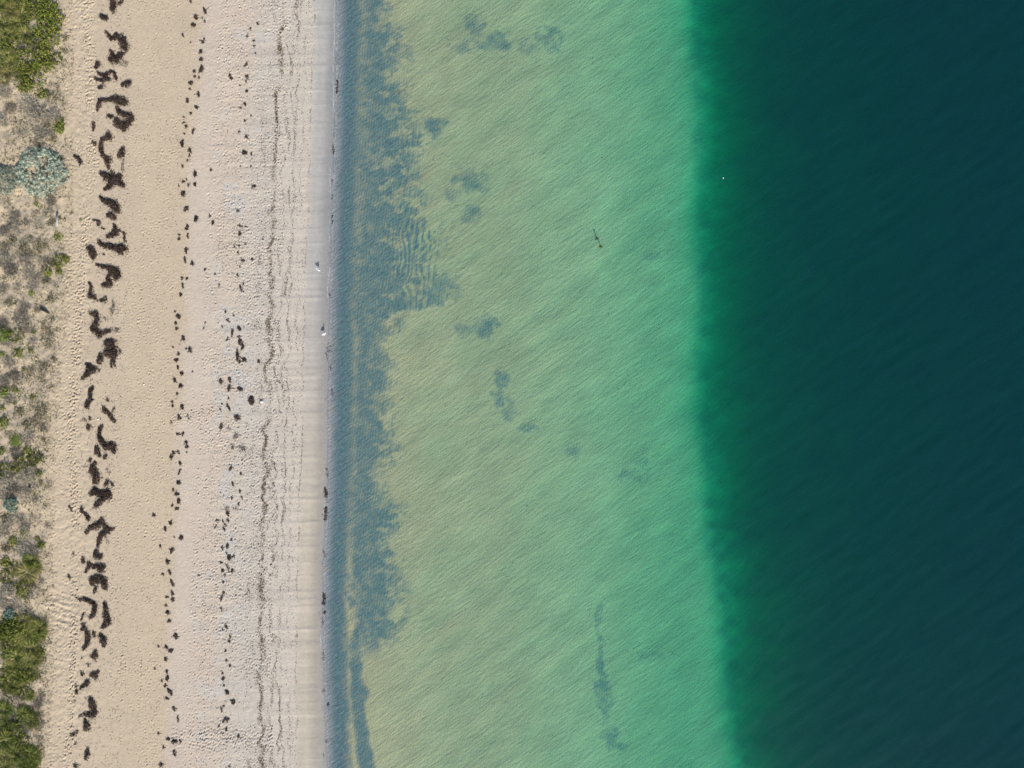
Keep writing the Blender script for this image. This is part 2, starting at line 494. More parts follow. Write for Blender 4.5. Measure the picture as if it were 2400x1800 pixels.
# dark drifts of weed lying on the seabed, each a thin ragged sheet over the sand ripples
def weed_sheet(fn, u0, u1, v0, v1, name, label, kind=None, group=None, step=.13):
    p0, p1 = at(float(u0), float(v1)), at(float(u1), float(v0))
    xs = np.arange(p0[0], p1[0], step); ys = np.arange(p0[1], p1[1], step)
    A, B = np.meshgrid(xs, ys)
    u, v = uv_of(A, B)
    w = fn(u, v)
    F = grid_faces(len(xs), len(ys))
    wf = w.ravel()
    F = F[wf[F].max(1) > .03]
    used = np.unique(F); re = np.zeros(A.size, np.int64); re[used] = np.arange(len(used))
    z = zt(u, v) + .03 * sst(A, -17.6, -17.0) * 0 + .012
    z = np.where(A < -16.8, z, z + .07 * sst(u, 860, 1000) * relief(A, B))
    Vt = np.stack([A, B, z + .02 * sst(w, .1, .6)], -1).reshape(-1, 3)[used]
    Ct = np.broadcast_to(shoal, (len(used), 3)) * ((1 + .10 * (fbm(u / 55., v / 55., 85, 3).ravel()[used] - .5) * 2) * (.86 + .14 * sst(u.ravel()[used], 1120, 1420)))[:, None]
    dw = (u - waterline(v)).ravel()[used]
    Ct = mixc(mixc(np.array([.255, .26, .262]), np.array([.085, .115, .14]), sst(dw, 4, 40)), Ct, sst(dw, 34, 70))
    me = mk(name, Vt, re[F], Ct, M_SEABED, True, {"weed": wf[used]})
    return ob(name, me, label=label, cat="seaweed", kind=kind, group=group)

strip_r = curve([-300, 0, 100, 200, 270, 330, 400, 450, 500, 560, 620, 655, 690, 712, 735, 790, 850, 880, 905, 925, 960, 1030, 1060, 1110, 1170, 1210, 1260, 1330, 1440, 1500, 1540, 1555, 1800, 2100],
                [925, 925, 944, 955, 970, 990, 985, 985, 1000, 1030, 1022, 1055, 1085, 1050, 965, 912, 908, 930, 925, 893, 920, 915, 945, 890, 920, 955, 928, 938, 944, 918, 928, 870, 800, 800])
def strip_fn(u, v):
    e = 62 * (fbm(u / 34., v / 34., 91, 5) - .5)
    d = strip_r(v) + e - u
    w = .88 * sst(d, -55, 55)
    mott = fbm(u / 22., v / 13., 93, 4)
    w = w - .42 * sst(mott, .48, .68) * sst(u, 835, 920)              # sand showing through, more so seaward
    w = w - .6 * sst(v, 1230, 1420) * np.exp(-((u - 814 - .5 * e) / 24.) ** 2) * sst(fbm(u / 18., v / 30., 107, 3), .3, .6) # pale gap inside the lower part
    w = w - .22 * np.exp(-((u - (waterline(v) + 62 + .35 * e)) / 12.) ** 2)
    reg = np.exp(-(((u - 985) / 75.) ** 2 + ((v - 600) / 150.) ** 2)) + .5 * np.exp(-(((u - 925) / 40.) ** 2 + ((v - 1050) / 500.) ** 2)) + .5 * np.exp(-(((u - 965) / 40.) ** 2 + ((v - 250) / 160.) ** 2))
    w = w * (1 - .38 * np.exp(-(((u - 1005) / 60.) ** 2 + ((v - 600) / 130.) ** 2)))
    w = w + .36 * sst(fbm(u / 26., v / 18., 103, 3), .30, .62) * np.clip(reg, 0, 1) * sst(w, .05, .4) * np.sin(2 * np.pi * (u + .14 * v + 44 * (fbm(u / 55., v / 55., 99, 3) - .5)) / 11.5)   # weed lying in the ripple troughs
    low = sst(v, 1480, 1570)
    tail_c = np.interp(v, [1480, 1600, 1700, 1800, 2000], [828, 838, 845, 862, 890]); tail_w = np.interp(v, [1480, 1600, 1625, 1650, 1800, 2000], [12, 18, 26, 16, 22, 26])
    tail = .95 * np.exp(-(((u - tail_c + e * .25) / tail_w) ** 4))
    w = w * (1 - low) + tail * low
    gut = .95 * sst(u + .25 * e, waterline(v), waterline(v) + 42) * (1 - sst(u, waterline(v) + 44 , waterline(v) + 74)) * (1 - .45 * sst(fbm(u / 14., v / 24., 95, 3), .5, .62))
    return np.clip(np.maximum(np.where(u < waterline(v) - 3, 0, w * sst(u + .25 * e, waterline(v) + 4, waterline(v) + 50)), gut), 0, 1)
weed_sheet(strip_fn, 745, 1125, -90, 1890, "seaweed_drift", "long slate blue band of drifted weed under the shallows beside the water's edge", kind="stuff", step=.14)

def blobs(lst, k=1.0):
    def fn(u, v):
        w = u * 0
        e = 1.6 * (fbm(u / 16., v / 16., 97, 4) - .5)
        for (cu, cv, ru, rv, s) in lst:
            q = np.sqrt(((u - cu) / ru) ** 2 + ((v - cv) / rv) ** 2) + e
            w = np.maximum(w, s * .95 * (1 - sst(q, .15, 1.5)))
        return w * k * .86
    return fn
PATCH = [
    ([(1110, 62, 26, 42, .75), (1165, 102, 48, 30, .7), (1240, 112, 40, 26, .6), (1288, 92, 40, 38, .6), (1080, 112, 30, 16, .5)], "curved scatter of blue green weed patches nearest the top of the pale shelf"),
    ([(1015, 296, 36, 28, .95), (972, 292, 30, 16, .6)], "dark blue weed lobe poking out of the shore band beside the upper shelf"),
    ([(1100, 425, 40, 34, .75), (1066, 455, 26, 20, .6)], "round blue weed patch on the sand seaward of the upper gull's beach"),
    ([(1105, 505, 34, 28, .6)], "faint weed smudge just below the round blue weed patch"),
    ([(1136, 762, 34, 28, .95), (1095, 772, 36, 20, .6)], "darkest compact weed patch in mid shelf with a short tail shoreward"),
    ([(1176, 895, 22, 26, .75), (1172, 932, 24, 26, .8), (1196, 968, 18, 30, .7), (1236, 1006, 26, 14, .65)], "chain of small blue weed patches trailing down the middle of the shelf"),
    ([(1345, 1052, 20, 24, .5)], "small faint weed smudge between the patch chain and the drop-off"),
    ([(1478, 1112, 52, 22, .55), (1505, 1085, 28, 14, .45)], "wide faint weed smudge near the drop-off below mid frame"),
    ([(1530, 598, 34, 14, .45)], "tiny pale weed smudge close to the edge of the drop-off"),
    ([(1400, 1450, 14, 42, .6), (1407, 1545, 13, 56, .7), (1414, 1610, 22, 50, .66), (1418, 1660, 26, 44, .5), (1434, 1728, 26, 30, .66), (1452, 1748, 18, 14, .6)], "long thin blue streak of weed running down the lower shelf"),
    ([(1525, 1540, 50, 20, .4)], "barely visible weed smudge beside the long blue streak"),
]
for lst, lab in PATCH:
    us = [b[0] for b in lst]; vs = [b[1] for b in lst]
    weed_sheet(blobs(lst), min(us) - 75, max(us) + 75, min(vs) - 90, max(vs) + 90, "seaweed_patch", lab, group="weed patches on the pale shelf")

# ------------------------------------------------------------------ the sea
wx_, _ = spaced(-23.6, 68, .24, -24.2, 690)
wx_ = wx_[wx_ >= -24.3]
wy_, _ = spaced(-52, 52, .24, -410, 410)
Xw, Yw = np.meshgrid(wx_, wy_)
ca, sa = math.cos(math.radians(38)), math.sin(math.radians(38))
def chop(a, la, lb, seed, oc):
    """waves with crests lying along the 38 degree line: la long, lb short wavelength"""
    return fbm((Xw * ca + Yw * sa) / la, (-Xw * sa + Yw * ca) / lb, seed, oc) - .5
def rot(deg, la, lb, seed):
    c_, s_ = math.cos(math.radians(deg)), math.sin(math.radians(deg))
    A_, B_ = (Xw * c_ + Yw * s_) / la, (-Xw * s_ + Yw * c_) / lb
    return vn(A_, B_, seed) - .5
Zw = .04 * rot(38, 7., 1.3, 141) + .05 * rot(33, 4., .8, 142) + .04 * rot(44, 2.4, .6, 143)
Zw *= .75 * sst(Xw, -20.5, -8) * (1 - sst(np.abs(Yw), 60, 120)) * (1 - sst(Xw, 75, 130))
nx_, ny_ = len(wx_), len(wy_)
top = np.stack([Xw, Yw, Zw], -1).reshape(-1, 3)
idx = np.arange(nx_ * ny_).reshape(ny_, nx_)
loop = np.concatenate([idx[0, :-1], idx[:-1, -1], idx[-1, :0:-1], idx[:0:-1, 0]])
low = top[loop].copy(); low[:, 2] = -16
n0 = len(top); m_ = len(loop); lo = np.arange(m_) + n0
side = np.stack([loop, lo, np.roll(lo, -1), np.roll(loop, -1)], 1)
li = {int(a): int(b) for a, b in zip(loop, lo)}
bot = np.array([(li[int(idx[j, 0])], li[int(idx[j + 1, 0])], li[int(idx[j + 1, -1])], li[int(idx[j, -1])]) for j in range(ny_ - 1)])
ob("sea_water", mk("sea_water", np.concatenate([top, low]), np.concatenate([grid_faces(nx_, ny_), side, bot]), None, M_WATER, True), kind="structure", label="clear green sea water deepening to dark teal")

# ------------------------------------------------------------------ things
ONES = "first second third fourth fifth sixth seventh eighth ninth tenth eleventh twelfth thirteenth fourteenth fifteenth sixteenth seventeenth eighteenth nineteenth".split()
TENS = {2: "twent", 3: "thirt", 4: "fort", 5: "fift", 6: "sixt", 7: "sevent", 8: "eight", 9: "ninet"}
def nth(i):
    """ordinal in words, i from 1"""
    if i >= 100:
        return "hundredth" if i == 100 else "hundred and " + nth(i - 100)
    if i < 20: return ONES[i - 1]
    t, o = divmod(i, 10)
    return TENS[t] + ("ieth" if o == 0 else "y-" + ONES[o - 1])

K = 5.53
def pa(row, x, y): return x / K, row * 300 + y / K              # reading coordinates of the dune-side close-ups
def pb(row, x, y): return 400 + x / K, row * 300 + y / K        # and of the shore-side ones

DARK = np.array([.021, .016, .014]); BROWN = np.array([.095, .054, .034]); GREYW = np.array([.12, .105, .10]); RUST = np.array([.15, .08, .045])

def weed_mesh(strokes, dens=260, hmax=.26, sparse=False, tone=0, name="seaweed_pile", fine=1.0):
    """strokes: lists of (u, v, width px). Strips of weed heaped along them."""
    P, hh = [], []
    for st in strokes:
        if len(st) == 1: st = [st[0], (st[0][0] + .5, st[0][1] + .5, st[0][2])]
        for (u0, v0, w0), (u1, v1, w1) in zip(st[:-1], st[1:]):
            ln = math.hypot(u1 - u0, v1 - v0)
            area = (ln + .5 * (w0 + w1) * .6) * .5 * (w0 + w1) * PX * PX
            n = max(5, int(area * dens * (.35 if sparse else 1)))
            t = rng.uniform(-.05, 1.05, n)
            w = w0 + (w1 - w0) * t
            r = np.sqrt(rng.uniform(0, 1, n)) * (1 + .12 * rng.normal(0, 1, n)); a = rng.uniform(0, 2 * np.pi, n)
            # uneven outline
            cu, cv = u0 + (u1 - u0) * t, v0 + (v1 - v0) * t
            k = .5 * w * r * (.35 + 1.2 * fbm(cu / 2.6 + 1.5 * np.cos(a), cv / 2.6 + 1.5 * np.sin(a), 7, 2))
            stray = rng.uniform(0, 1, n) < .10
            k = np.where(stray, k * rng.uniform(1.1, 1.8, n) + 1.0, k)
            pu, pv = cu + k * np.cos(a), cv + k * np.sin(a)
            keep = (fbm(pu / 2.4, pv / 2.4, 17, 2) > .25 + .13 * (r > .5)) | (rng.uniform(0, 1, n) < .12)
            P.append(np.stack([pu, pv], 1)[keep])
            hh.append((np.clip(1 - r * r, 0, 1) * np.minimum(hmax, .36 * w * PX) * ~stray)[keep])
    P = np.concatenate(P); hh = np.concatenate(hh)
    n = len(P)
    z = hh * rng.uniform(.3, 1, n) + .012
    Q = at(P[:, 0], P[:, 1]); c0 = Q.mean(0)
    Q = Q + np.stack([0 * z, 0 * z, z], 1)
    ang = rng.uniform(0, 2 * np.pi, n)
    D = np.stack([np.cos(ang), np.sin(ang), rng.normal(0, .22, n)], 1)
    L = rng.uniform(.08, .26, n) * fine; Wd = rng.uniform(.025, .065, n) * fine
    if sparse: Wd *= .6
    t = np.clip(rng.uniform(0, 1, n) * .75 + 1.1 * (fbm(P[:, 0] / 3., P[:, 1] / 3., 27, 2) - .45), 0, 1)
    col = mixc(DARK, BROWN, t ** 1.5 * (1 if not sparse else .6))
    hi = rng.uniform(0, 1, n) < .10
    col[hi] = mixc(RUST, GREYW, rng.uniform(0, 1, hi.sum()))
    if sparse: col = mixc(col, GREYW, .35 + .4 * rng.uniform(0, 1, n))
    if tone > 0: col = mixc(col, RUST, tone * rng.uniform(0, 1, n))
    if tone < 0: col = mixc(col, np.array([.055, .05, .06]), -tone * rng.uniform(0, 1, n))
    bend = np.stack([rng.normal(0, .25, n), rng.normal(0, .25, n), -.25 * np.ones(n)], 1)
    Q[:, 2] = np.maximum(Q[:, 2], zt(P[:, 0], P[:, 1]) + .015)
    Q = Q - D * (L * .5)[:, None] * np.array([1, 1, 0])
    v, f, c = ribbons(Q - c0, D, L, Wd, bend, col, .5, (.6, 1, .3))
    return mk(name, v, f, c, M_WEED), c0

def A(r, *strokes): return [[(*pa(r, x, y), w / K) for (x, y, w) in st] for st in strokes]

BIG = [
 (A(0, [(1465,0,100),(1470,90,90),(1465,150,70)], [(1590,5,40),(1545,60,40)]), 0, 0, "cut off by the frame's upper edge"),
 (A(0, [(1310,210,60),(1350,235,80),(1385,230,55)]), 0, 0, ""),
 (A(0, [(1375,410,45),(1420,480,50),(1440,515,50),(1480,500,60),(1510,450,60),(1540,500,60)], [(1575,490,90),(1610,590,130),(1630,650,80)]), 0, 0, "hooked, with a thick body and thin arm"),
 (A(0, [(1430,650,45),(1460,710,50),(1450,770,110),(1510,780,90),(1560,720,90),(1590,700,50)]), 0, 0, "boot shaped"),
 (A(0, [(1560,820,50),(1640,810,70),(1620,850,40)]), 1, 0, "thin grey scatter"),
 (A(0, [(1265,810,40),(1265,850,80),(1245,880,40)]), 0, 0, ""),
 (A(0, [(1265,935,40),(1310,970,45),(1360,980,60),(1370,1030,70),(1430,1025,45)], [(1370,970,50),(1440,930,50),(1490,960,60),(1505,1040,40)], [(1230,1010,45),(1300,1045,50),(1350,1045,40)]), 0, 0, "claw shaped"),
 (A(0, [(1590,1110,60),(1640,1090,80),(1690,1070,70)]), 0, -.4, "plump bar"),
 (A(0, [(1285,1145,50),(1340,1110,55)]), 0, -.4, ""),
 (A(0, [(1265,1430,40),(1280,1350,60),(1310,1300,60),(1390,1300,45),(1460,1285,60),(1520,1300,120),(1600,1310,110),(1640,1350,50)]), 0, 0, "long arch"),
 (A(0, [(1520,1390,50),(1540,1450,70),(1620,1500,80),(1690,1510,110),(1700,1560,80)], [(1510,1560,90),(1530,1610,110),(1610,1640,100),(1690,1580,70)], [(1600,1660,90),(1610,1690,50)]), 0, 0, "broad double loop"),
 (A(0, [(1395,1500,40),(1430,1520,60),(1465,1500,35)]), 0, 0, ""),
 (A(0, [(1215,1590,50),(1215,1640,40),(1210,1690,30)]), 0, .2, ""),
 (A(1, [(1410,80,80),(1420,130,90),(1370,130,50),(1320,150,50),(1310,220,60),(1310,290,60),(1340,350,60),(1355,390,40),(1405,400,100),(1400,460,70),(1410,530,25)], [(1200,180,30),(1250,210,60)]), 0, .1, "long snaking"),
 (A(1, [(1605,250,40),(1590,310,80),(1550,360,70),(1600,360,60)]), 0, .1, "wedge shaped"),
 (A(1, [(965,360,40),(1020,400,60),(1055,460,60)]), 0, -.3, "slanting, out beside the silver shrub"),
 (A(1, [(1600,420,40),(1590,470,40),(1600,570,50)]), 1, 0, "thin brown scatter"),
 (A(1, [(1320,590,70),(1390,630,100),(1470,680,110),(1540,640,110),(1570,620,50)], [(1470,690,130),(1400,780,60),(1350,800,30)], [(1540,700,90),(1610,750,60)], [(1450,580,60)]), 0, 0, "big four armed"),
 (A(1, [(1295,890,30),(1340,940,60),(1430,970,110),(1500,1020,120),(1530,1080,90)]), 0, 0, "leaf shaped, widening downward"),
 (A(1, [(1400,1140,50),(1450,1130,90),(1490,1170,50)]), 0, .15, ""),
 (A(1, [(1190,1195,25),(1260,1200,25),(1285,1220,50),(1270,1260,30)], [(1300,1280,30),(1350,1310,20)]), 0, 0, "small broken curl"),
 (A(1, [(1485,1250,45),(1490,1300,55),(1510,1350,90),(1460,1390,80),(1390,1410,40)], [(1540,1320,30),(1610,1360,30),(1620,1480,40)]), 0, 0, "peaked, with a thin loop beside it"),
 (A(1, [(1290,1470,60),(1310,1510,50),(1380,1530,80),(1450,1540,90),(1530,1560,90),(1600,1560,120),(1560,1620,80)], [(1640,1570,50)], [(1345,1640,30)]), 0, .05, "long bar with a heavy end"),
 (A(1, [(1120,1560,40),(1180,1560,90),(1200,1620,110),(1220,1680,70)]), 0, 0, "hunched, nearest the dune"),
 (A(2, [(1250,110,35),(1330,140,60),(1400,150,70),(1480,200,130),(1530,230,110),(1500,290,70)], [(1410,250,60),(1410,330,70),(1430,370,110),(1340,380,50)]), 0, .05, "winged"),
 (A(2, [(1155,350,30),(1185,400,50),(1180,470,55),(1160,530,55),(1240,540,60),(1270,570,40)]), 0, .1, "thin boomerang"),
 (A(2, [(1310,580,40),(1380,560,70)]), 0, 0, ""),
 (A(2, [(1470,580,50),(1480,650,50),(1440,720,60),(1470,760,40)]), 1, 0, "loose grey scatter"),
 (A(2, [(1340,800,40),(1400,830,50)]), 1, 0, "small grey scatter"),
 (A(2, [(1175,730,70),(1220,770,40),(1250,740,70),(1265,810,70),(1250,890,90),(1200,950,70),(1270,980,110),(1290,1040,60),(1370,980,60),(1430,970,40)]), 0, .1, "tall hook"),
 (A(2, [(1430,960,50),(1490,970,60),(1550,960,60)]), 1, 0, "thin scatter beside the tall hook, a"),
 (A(2, [(1380,1120,60),(1450,1120,110),(1440,1190,150),(1450,1260,150),(1380,1260,80)], [(1500,1220,90),(1480,1320,60),(1455,1380,60),(1450,1440,25)], [(1490,1330,30),(1490,1440,25)], [(1560,1230,50)]), 0, .05, "largest lump, with trailing legs"),
 (A(2, [(1310,1280,60),(1300,1350,90),(1280,1390,40)]), 0, 0, ""),
 (A(2, [(1120,1400,40),(1160,1430,70),(1180,1480,110),(1110,1550,60),(1070,1590,40)], [(1230,1460,60),(1210,1490,80)], [(1290,1480,40)]), 0, 0, "bird shaped, spreading arms"),
 (A(3, [(1210,40,40),(1180,90,70),(1165,140,50),(1180,200,60),(1140,240,60),(1125,310,70)]), 0, 0, "knotted chain"),
 (A(3, [(1345,310,60),(1360,350,70),(1420,400,60),(1460,460,50),(1500,490,40)], [(1450,360,30),(1490,300,20)]), 0, 0, "slanting, with small side twigs"),
 (A(3, [(1400,190,45),(1385,215,35)]), 0, 0, ""),
 (A(3, [(1165,450,50)]), 0, .1, ""),
 (A(3, [(1095,465,40)]), 0, 0, ""),
 (A(3, [(1150,540,60),(1150,580,70)]), 0, .15, ""),
 (A(3, [(1330,540,40),(1295,580,50),(1290,660,60),(1300,730,80),(1340,770,90),(1370,820,80),(1440,790,110),(1480,840,90),(1480,890,40)]), 0, .05, "big elbow"),
 (A(3, [(1260,830,70),(1260,870,90),(1300,940,35)]), 0, .05, "comma shaped"),
 (A(3, [(1390,920,35),(1350,955,50)]), 0, 0, ""),
 (A(3, [(1180,970,50),(1165,1010,30)]), 0, .1, ""),
 (A(3, [(1240,1020,40),(1200,1080,80),(1220,1150,110),(1250,1210,120),(1240,1270,80)]), 0, .1, "long oval"),
 (A(3, [(1060,1075,40),(1140,1075,30)], [(965,1035,30),(1010,1050,30)]), 1, 0, "pale grey half buried"),
 (A(3, [(1390,1110,40),(1430,1160,60)]), 1, -.2, "ragged little"),
 (A(3, [(1400,1260,70),(1370,1320,50)], [(1440,1280,40),(1470,1320,30)]), 0, 0, "split little"),
 (A(3, [(1240,1340,40),(1230,1380,80),(1180,1430,70)], [(1230,1390,80),(1280,1410,90),(1350,1440,120),(1400,1400,90),(1420,1460,80),(1330,1490,80),(1280,1540,80),(1230,1590,60)]), 0, 0, "big sprawling"),
 (A(3, [(900,1580,35),(930,1640,35)]), 0, 0, ""),
 (A(3, [(1065,1600,50),(1055,1650,40)]), 0, 0, ""),
 (A(4, [(1050,0,30),(1110,20,40),(1140,70,60),(1150,100,35)]), 0, 0, "curved"),
 (A(4, [(1330,100,70),(1290,160,90),(1250,190,80),(1170,200,60),(1110,280,40)], [(1350,170,70),(1390,220,80),(1360,280,80),(1310,300,80),(1290,370,60),(1270,440,50)], [(1400,240,50),(1480,215,40)]), 0, .2, "big arrowhead, rusty brown"),
 (A(4, [(1390,350,50),(1400,410,50)]), 1, 0, "small grey sprig"),
 (A(4, [(1255,510,60),(1240,560,90),(1310,580,80)]), 0, -.3, "squat mound"),
 (A(4, [(1080,610,60),(1080,660,60)]), 0, -.2, ""),
 (A(4, [(1155,660,50),(1150,710,60),(1110,780,30)], [(1160,700,60),(1260,710,70),(1340,710,80),(1310,760,90)]), 0, 0, "low wide, with a dangling end"),
 (A(4, [(1190,880,80),(1270,860,110),(1340,880,100),(1360,960,80),(1370,1000,50)], [(1190,900,80),(1210,930,60)]), 0, 0, "thick arch"),
 (A(4, [(1250,970,60),(1225,1040,50)]), 0, -.2, ""),
 (A(4, [(885,825,40),(915,870,30)]), 0, 0, ""),
 (A(4, [(945,525,40),(950,560,25)]), 0, -.3, ""),
 (A(4, [(970,1095,25),(1040,1140,40),(1100,1130,50),(1150,1160,60),(1230,1190,70),(1230,1270,70),(1220,1320,60),(1170,1380,40)]), 0, 0, "long crooked arm"),
 (A(4, [(1085,1310,20),(1070,1360,30),(1055,1410,25)]), 0, 0, "thin sliver"),
 (A(4, [(1360,1170,40),(1370,1260,70),(1390,1370,90),(1400,1440,90),(1330,1495,50)]), 0, .1, "tall stocking shaped"),
 (A(4, [(1080,1460,50),(1100,1510,70),(1050,1525,25)]), 0, 0, ""),
 (A(4, [(1130,1560,70),(1140,1620,80),(1140,1690,65),(1100,1755,50),(1080,1785,40)]), 0, .05, "tall narrow"),
 (A(4, [(1215,1560,45),(1230,1610,60)]), 0, 0, ""),
 (A(4, [(1300,1600,60),(1340,1650,90),(1345,1690,80),(1350,1740,40)]), 0, 0, "drooping"),
 (A(5, [(1240,160,60),(1240,210,80),(1180,210,30)], [(1235,260,20)]), 0, -.2, "spiky"),
 (A(5, [(1060,235,32)]), 0, 0, ""),
 (A(5, [(1150,320,38)]), 0, 0, ""),
 (A(5, [(1060,420,50),(1075,460,45)]), 0, -.2, ""),
 (A(5, [(1280,400,40),(1230,450,70),(1170,460,40)], [(1250,490,60)]), 0, .05, "half moon"),
 (A(5, [(1140,520,70),(1130,570,70),(1060,610,40),(1040,635,25)]), 0, 0, "tadpole shaped"),
 (A(5, [(990,590,40)]), 0, 0, ""),
 (A(5, [(990,650,35),(1000,690,50)]), 0, .15, ""),
 (A(5, [(960,790,38)]), 0, 0, ""),
 (A(5, [(1180,770,60),(1200,830,110),(1210,890,80),(1240,930,70),(1200,980,100),(1110,960,50),(1020,985,25)]), 0, 0, "big tailed"),
 (A(5, [(1120,760,50)]), 1, 0, ""),
 (A(5, [(1110,1040,50),(1130,1100,90),(1130,1150,90)]), 0, 0, "pear shaped"),
 (A(5, [(1010,1185,40),(930,1235,50)]), 0, 0, ""),
 (A(5, [(980,1340,45)]), 0, 0, ""),
 (A(5, [(1140,1410,50),(1130,1470,70),(1115,1550,35)]), 0, -.1, "upright spindle"),
 (A(5, [(990,1630,60)]), 0, 0, "half cut by the frame's lower edge"),
]
BIG.sort(key=lambda e: np.mean([p[1] for st in e[0] for p in st]))
for i, (st, sparse, tone, shape) in enumerate(BIG):
    me, c0 = weed_mesh([[(a_, b_, w_ * 1.1) for a_, b_, w_ in q] for q in st], 360, .28, sparse, tone)
    ordn = nth(i + 1)
    area = sum(math.hypot(b[0] - a[0], b[1] - a[1]) for s_ in st for a, b in zip(s_[:-1], s_[1:]))
    if shape:
        lab = f"{shape} dark weed pile, {ordn} down the dune row"
    else:
        lab = f"{'small' if area < 15 else 'mid sized'} dark weed lump, {ordn} down the dune row"
    ob("seaweed_pile", me, loc=tuple(c0), label=lab.replace(",,", ","), cat="seaweed", group="weed piles in the row beside the dunes")

MIDROW = [pb(0, x, y) + (w, h) for x, y, w, h in [(255,20,30,60),(440,140,40,110),(320,235,70,75),(300,330,65,60),(405,235,25,35),(445,280,40,55),(160,460,25,60),(260,555,22,30),(425,530,35,100),(390,675,60,60),(400,770,50,60),(395,890,50,110),(310,925,40,45),(310,990,45,40),(365,1000,30,45),(260,1080,55,50),(250,1160,30,40),(360,1225,50,95),(220,1310,40,80),(335,1395,50,55),(260,1470,50,40),(170,1520,35,25),(165,1590,45,30),(205,1640,55,45)]]
MIDROW += [pb(1, x, y) + (w, h) for x, y, w, h in [(290,45,30,90),(180,75,28,28),(160,200,45,110),(255,295,45,80),(245,355,25,50),(220,420,38,38),(160,495,38,38),(325,600,50,80),(525,545,36,36),(170,700,60,45),(205,665,22,25),(230,740,25,60),(315,735,48,50),(105,745,20,50),(160,860,55,85),(200,1060,60,90),(325,1180,70,70),(505,1140,25,70),(550,1225,35,60),(210,1295,45,90),(105,1385,30,25),(115,1440,42,45),(225,1405,30,80),(205,1590,40,85)]]
MIDROW += [pb(2, x, y) + (w, h) for x, y, w, h in [(190,50,30,100),(290,95,45,70),(445,180,28,28),(580,240,34,28),(150,290,34,45),(215,295,32,50),(160,390,35,80),(135,505,48,55),(630,375,28,50),(60,720,30,22),(100,780,65,55),(70,865,38,42),(85,945,42,42),(160,1065,40,80),(35,1180,28,25),(260,1220,45,90),(205,1205,26,26),(105,1275,42,50),(80,1350,65,45),(90,1440,30,60),(140,1520,50,50),(285,1495,22,30),(55,1610,45,85),(450,865,16,40),(430,940,20,40),(670,920,20,42)]]
MIDROW += [pb(3, x, y) + (w, h) for x, y, w, h in [(130,35,60,60),(80,125,32,38),(20,230,35,35),(25,285,35,35),(155,300,45,80),(105,430,50,80),(225,425,25,90),(275,345,20,28),(5,490,30,50),(95,650,55,30),(160,640,28,75),(200,760,40,70),(205,820,50,40),(100,885,30,70),(40,890,42,50),(5,950,40,80),(205,890,24,24),(120,1025,35,60),(120,1140,40,90),(100,1280,65,65),(30,1375,40,70),(80,1435,80,42),(100,1520,50,85),(25,1575,40,38),(85,1620,55,42)]]
MIDROW += [pb(4, x, y) + (w, h) for x, y, w, h in [(10,135,30,70),(45,325,25,28),(135,340,65,75),(20,500,40,90),(25,925,45,110),(25,1050,40,70),(35,1130,52,60),(60,1605,62,80),(365,820,26,28),(-215,40,40,60),(-72,215,40,70),(-10,150,30,50),(-132,445,25,60),(-37,650,65,65),(-15,780,40,85),(-97,810,45,30),(-47,1105,55,32),(-62,1210,32,42),(-37,1300,62,50),(-22,1415,55,60)]]
MIDROW += [pb(5, x, y) + (w, h) for x, y, w, h in [(10,140,40,70),(5,690,40,90),(45,890,40,80),(95,1015,25,90),(60,1315,72,62),(125,1310,42,50),(50,1470,52,100),(-157,80,30,35),(-52,90,60,55),(-17,140,42,50),(-67,250,50,50),(-202,370,26,30),(-47,410,42,52),(-42,490,50,80),(-112,530,22,40),(-67,590,30,60),(-27,660,50,70),(-42,755,62,40),(-152,1205,38,38),(-32,1285,62,42),(-92,1390,26,50),(-117,1625,62,62)]]
THIRD = [pb(0, x, y) + (w, h, 0) for x, y, w, h in [(1125,305,42,42),(1030,370,36,48),(995,470,25,60),(1080,530,45,30),(1085,600,34,24),(1100,690,28,28),(975,835,30,70),(780,1000,50,100),(985,1000,52,52),(980,1060,30,45),(990,1185,36,40),(900,1110,22,22),(965,1350,36,50),(905,1400,52,34),(960,1565,40,45),(1040,1495,26,26)]]
THIRD += [pb(1, x, y) + (w, h, 0) for x, y, w, h in [(890,50,40,25),(985,115,45,60),(955,320,72,60),(1045,335,32,30),(905,500,30,28),(1045,500,26,30),(1075,760,75,50),(870,1075,45,34),(935,985,34,28),(905,1270,65,30),(985,1280,50,20),(890,1370,60,65),(825,1535,36,45),(970,1505,42,26),(890,1530,30,45),(875,1610,34,34)]]
THIRD += [pb(2, x, y) + (w, h, 0) for x, y, w, h in [(930,60,75,42),(1060,45,42,42),(900,140,20,42),(865,260,36,60),(940,360,42,42),(905,420,30,110),(715,720,35,60),(815,775,26,34),(745,835,40,70),(805,1000,40,110),(885,945,55,80),(890,1040,52,45),(905,1110,80,90),(930,1180,50,70),(730,1080,30,80),(870,1280,60,175),(900,1380,45,45),(965,1345,52,80),(1145,1370,48,48),(655,1620,58,72),(765,1605,40,80)]]
THIRD += [pb(3, x, y) + (w, h, sp) for x, y, w, h, sp in [(765,55,50,105,0),(905,55,105,70,0),(750,185,26,40,0),(750,300,32,115,0),(640,325,28,40,0),(665,255,32,24,0),(860,430,92,90,0),(655,550,50,80,0),(760,580,75,60,1),(850,670,95,100,1),(930,850,150,130,1),(810,820,90,110,1),(925,985,28,28,0),(775,1095,36,90,0),(910,1165,44,40,0),(805,1300,30,70,0),(900,1390,30,62,0),(735,1465,42,30,1),(795,1480,30,40,0),(925,1475,25,50,0),(880,1560,30,52,0),(730,1620,80,60,1),(850,1620,80,60,1)]]
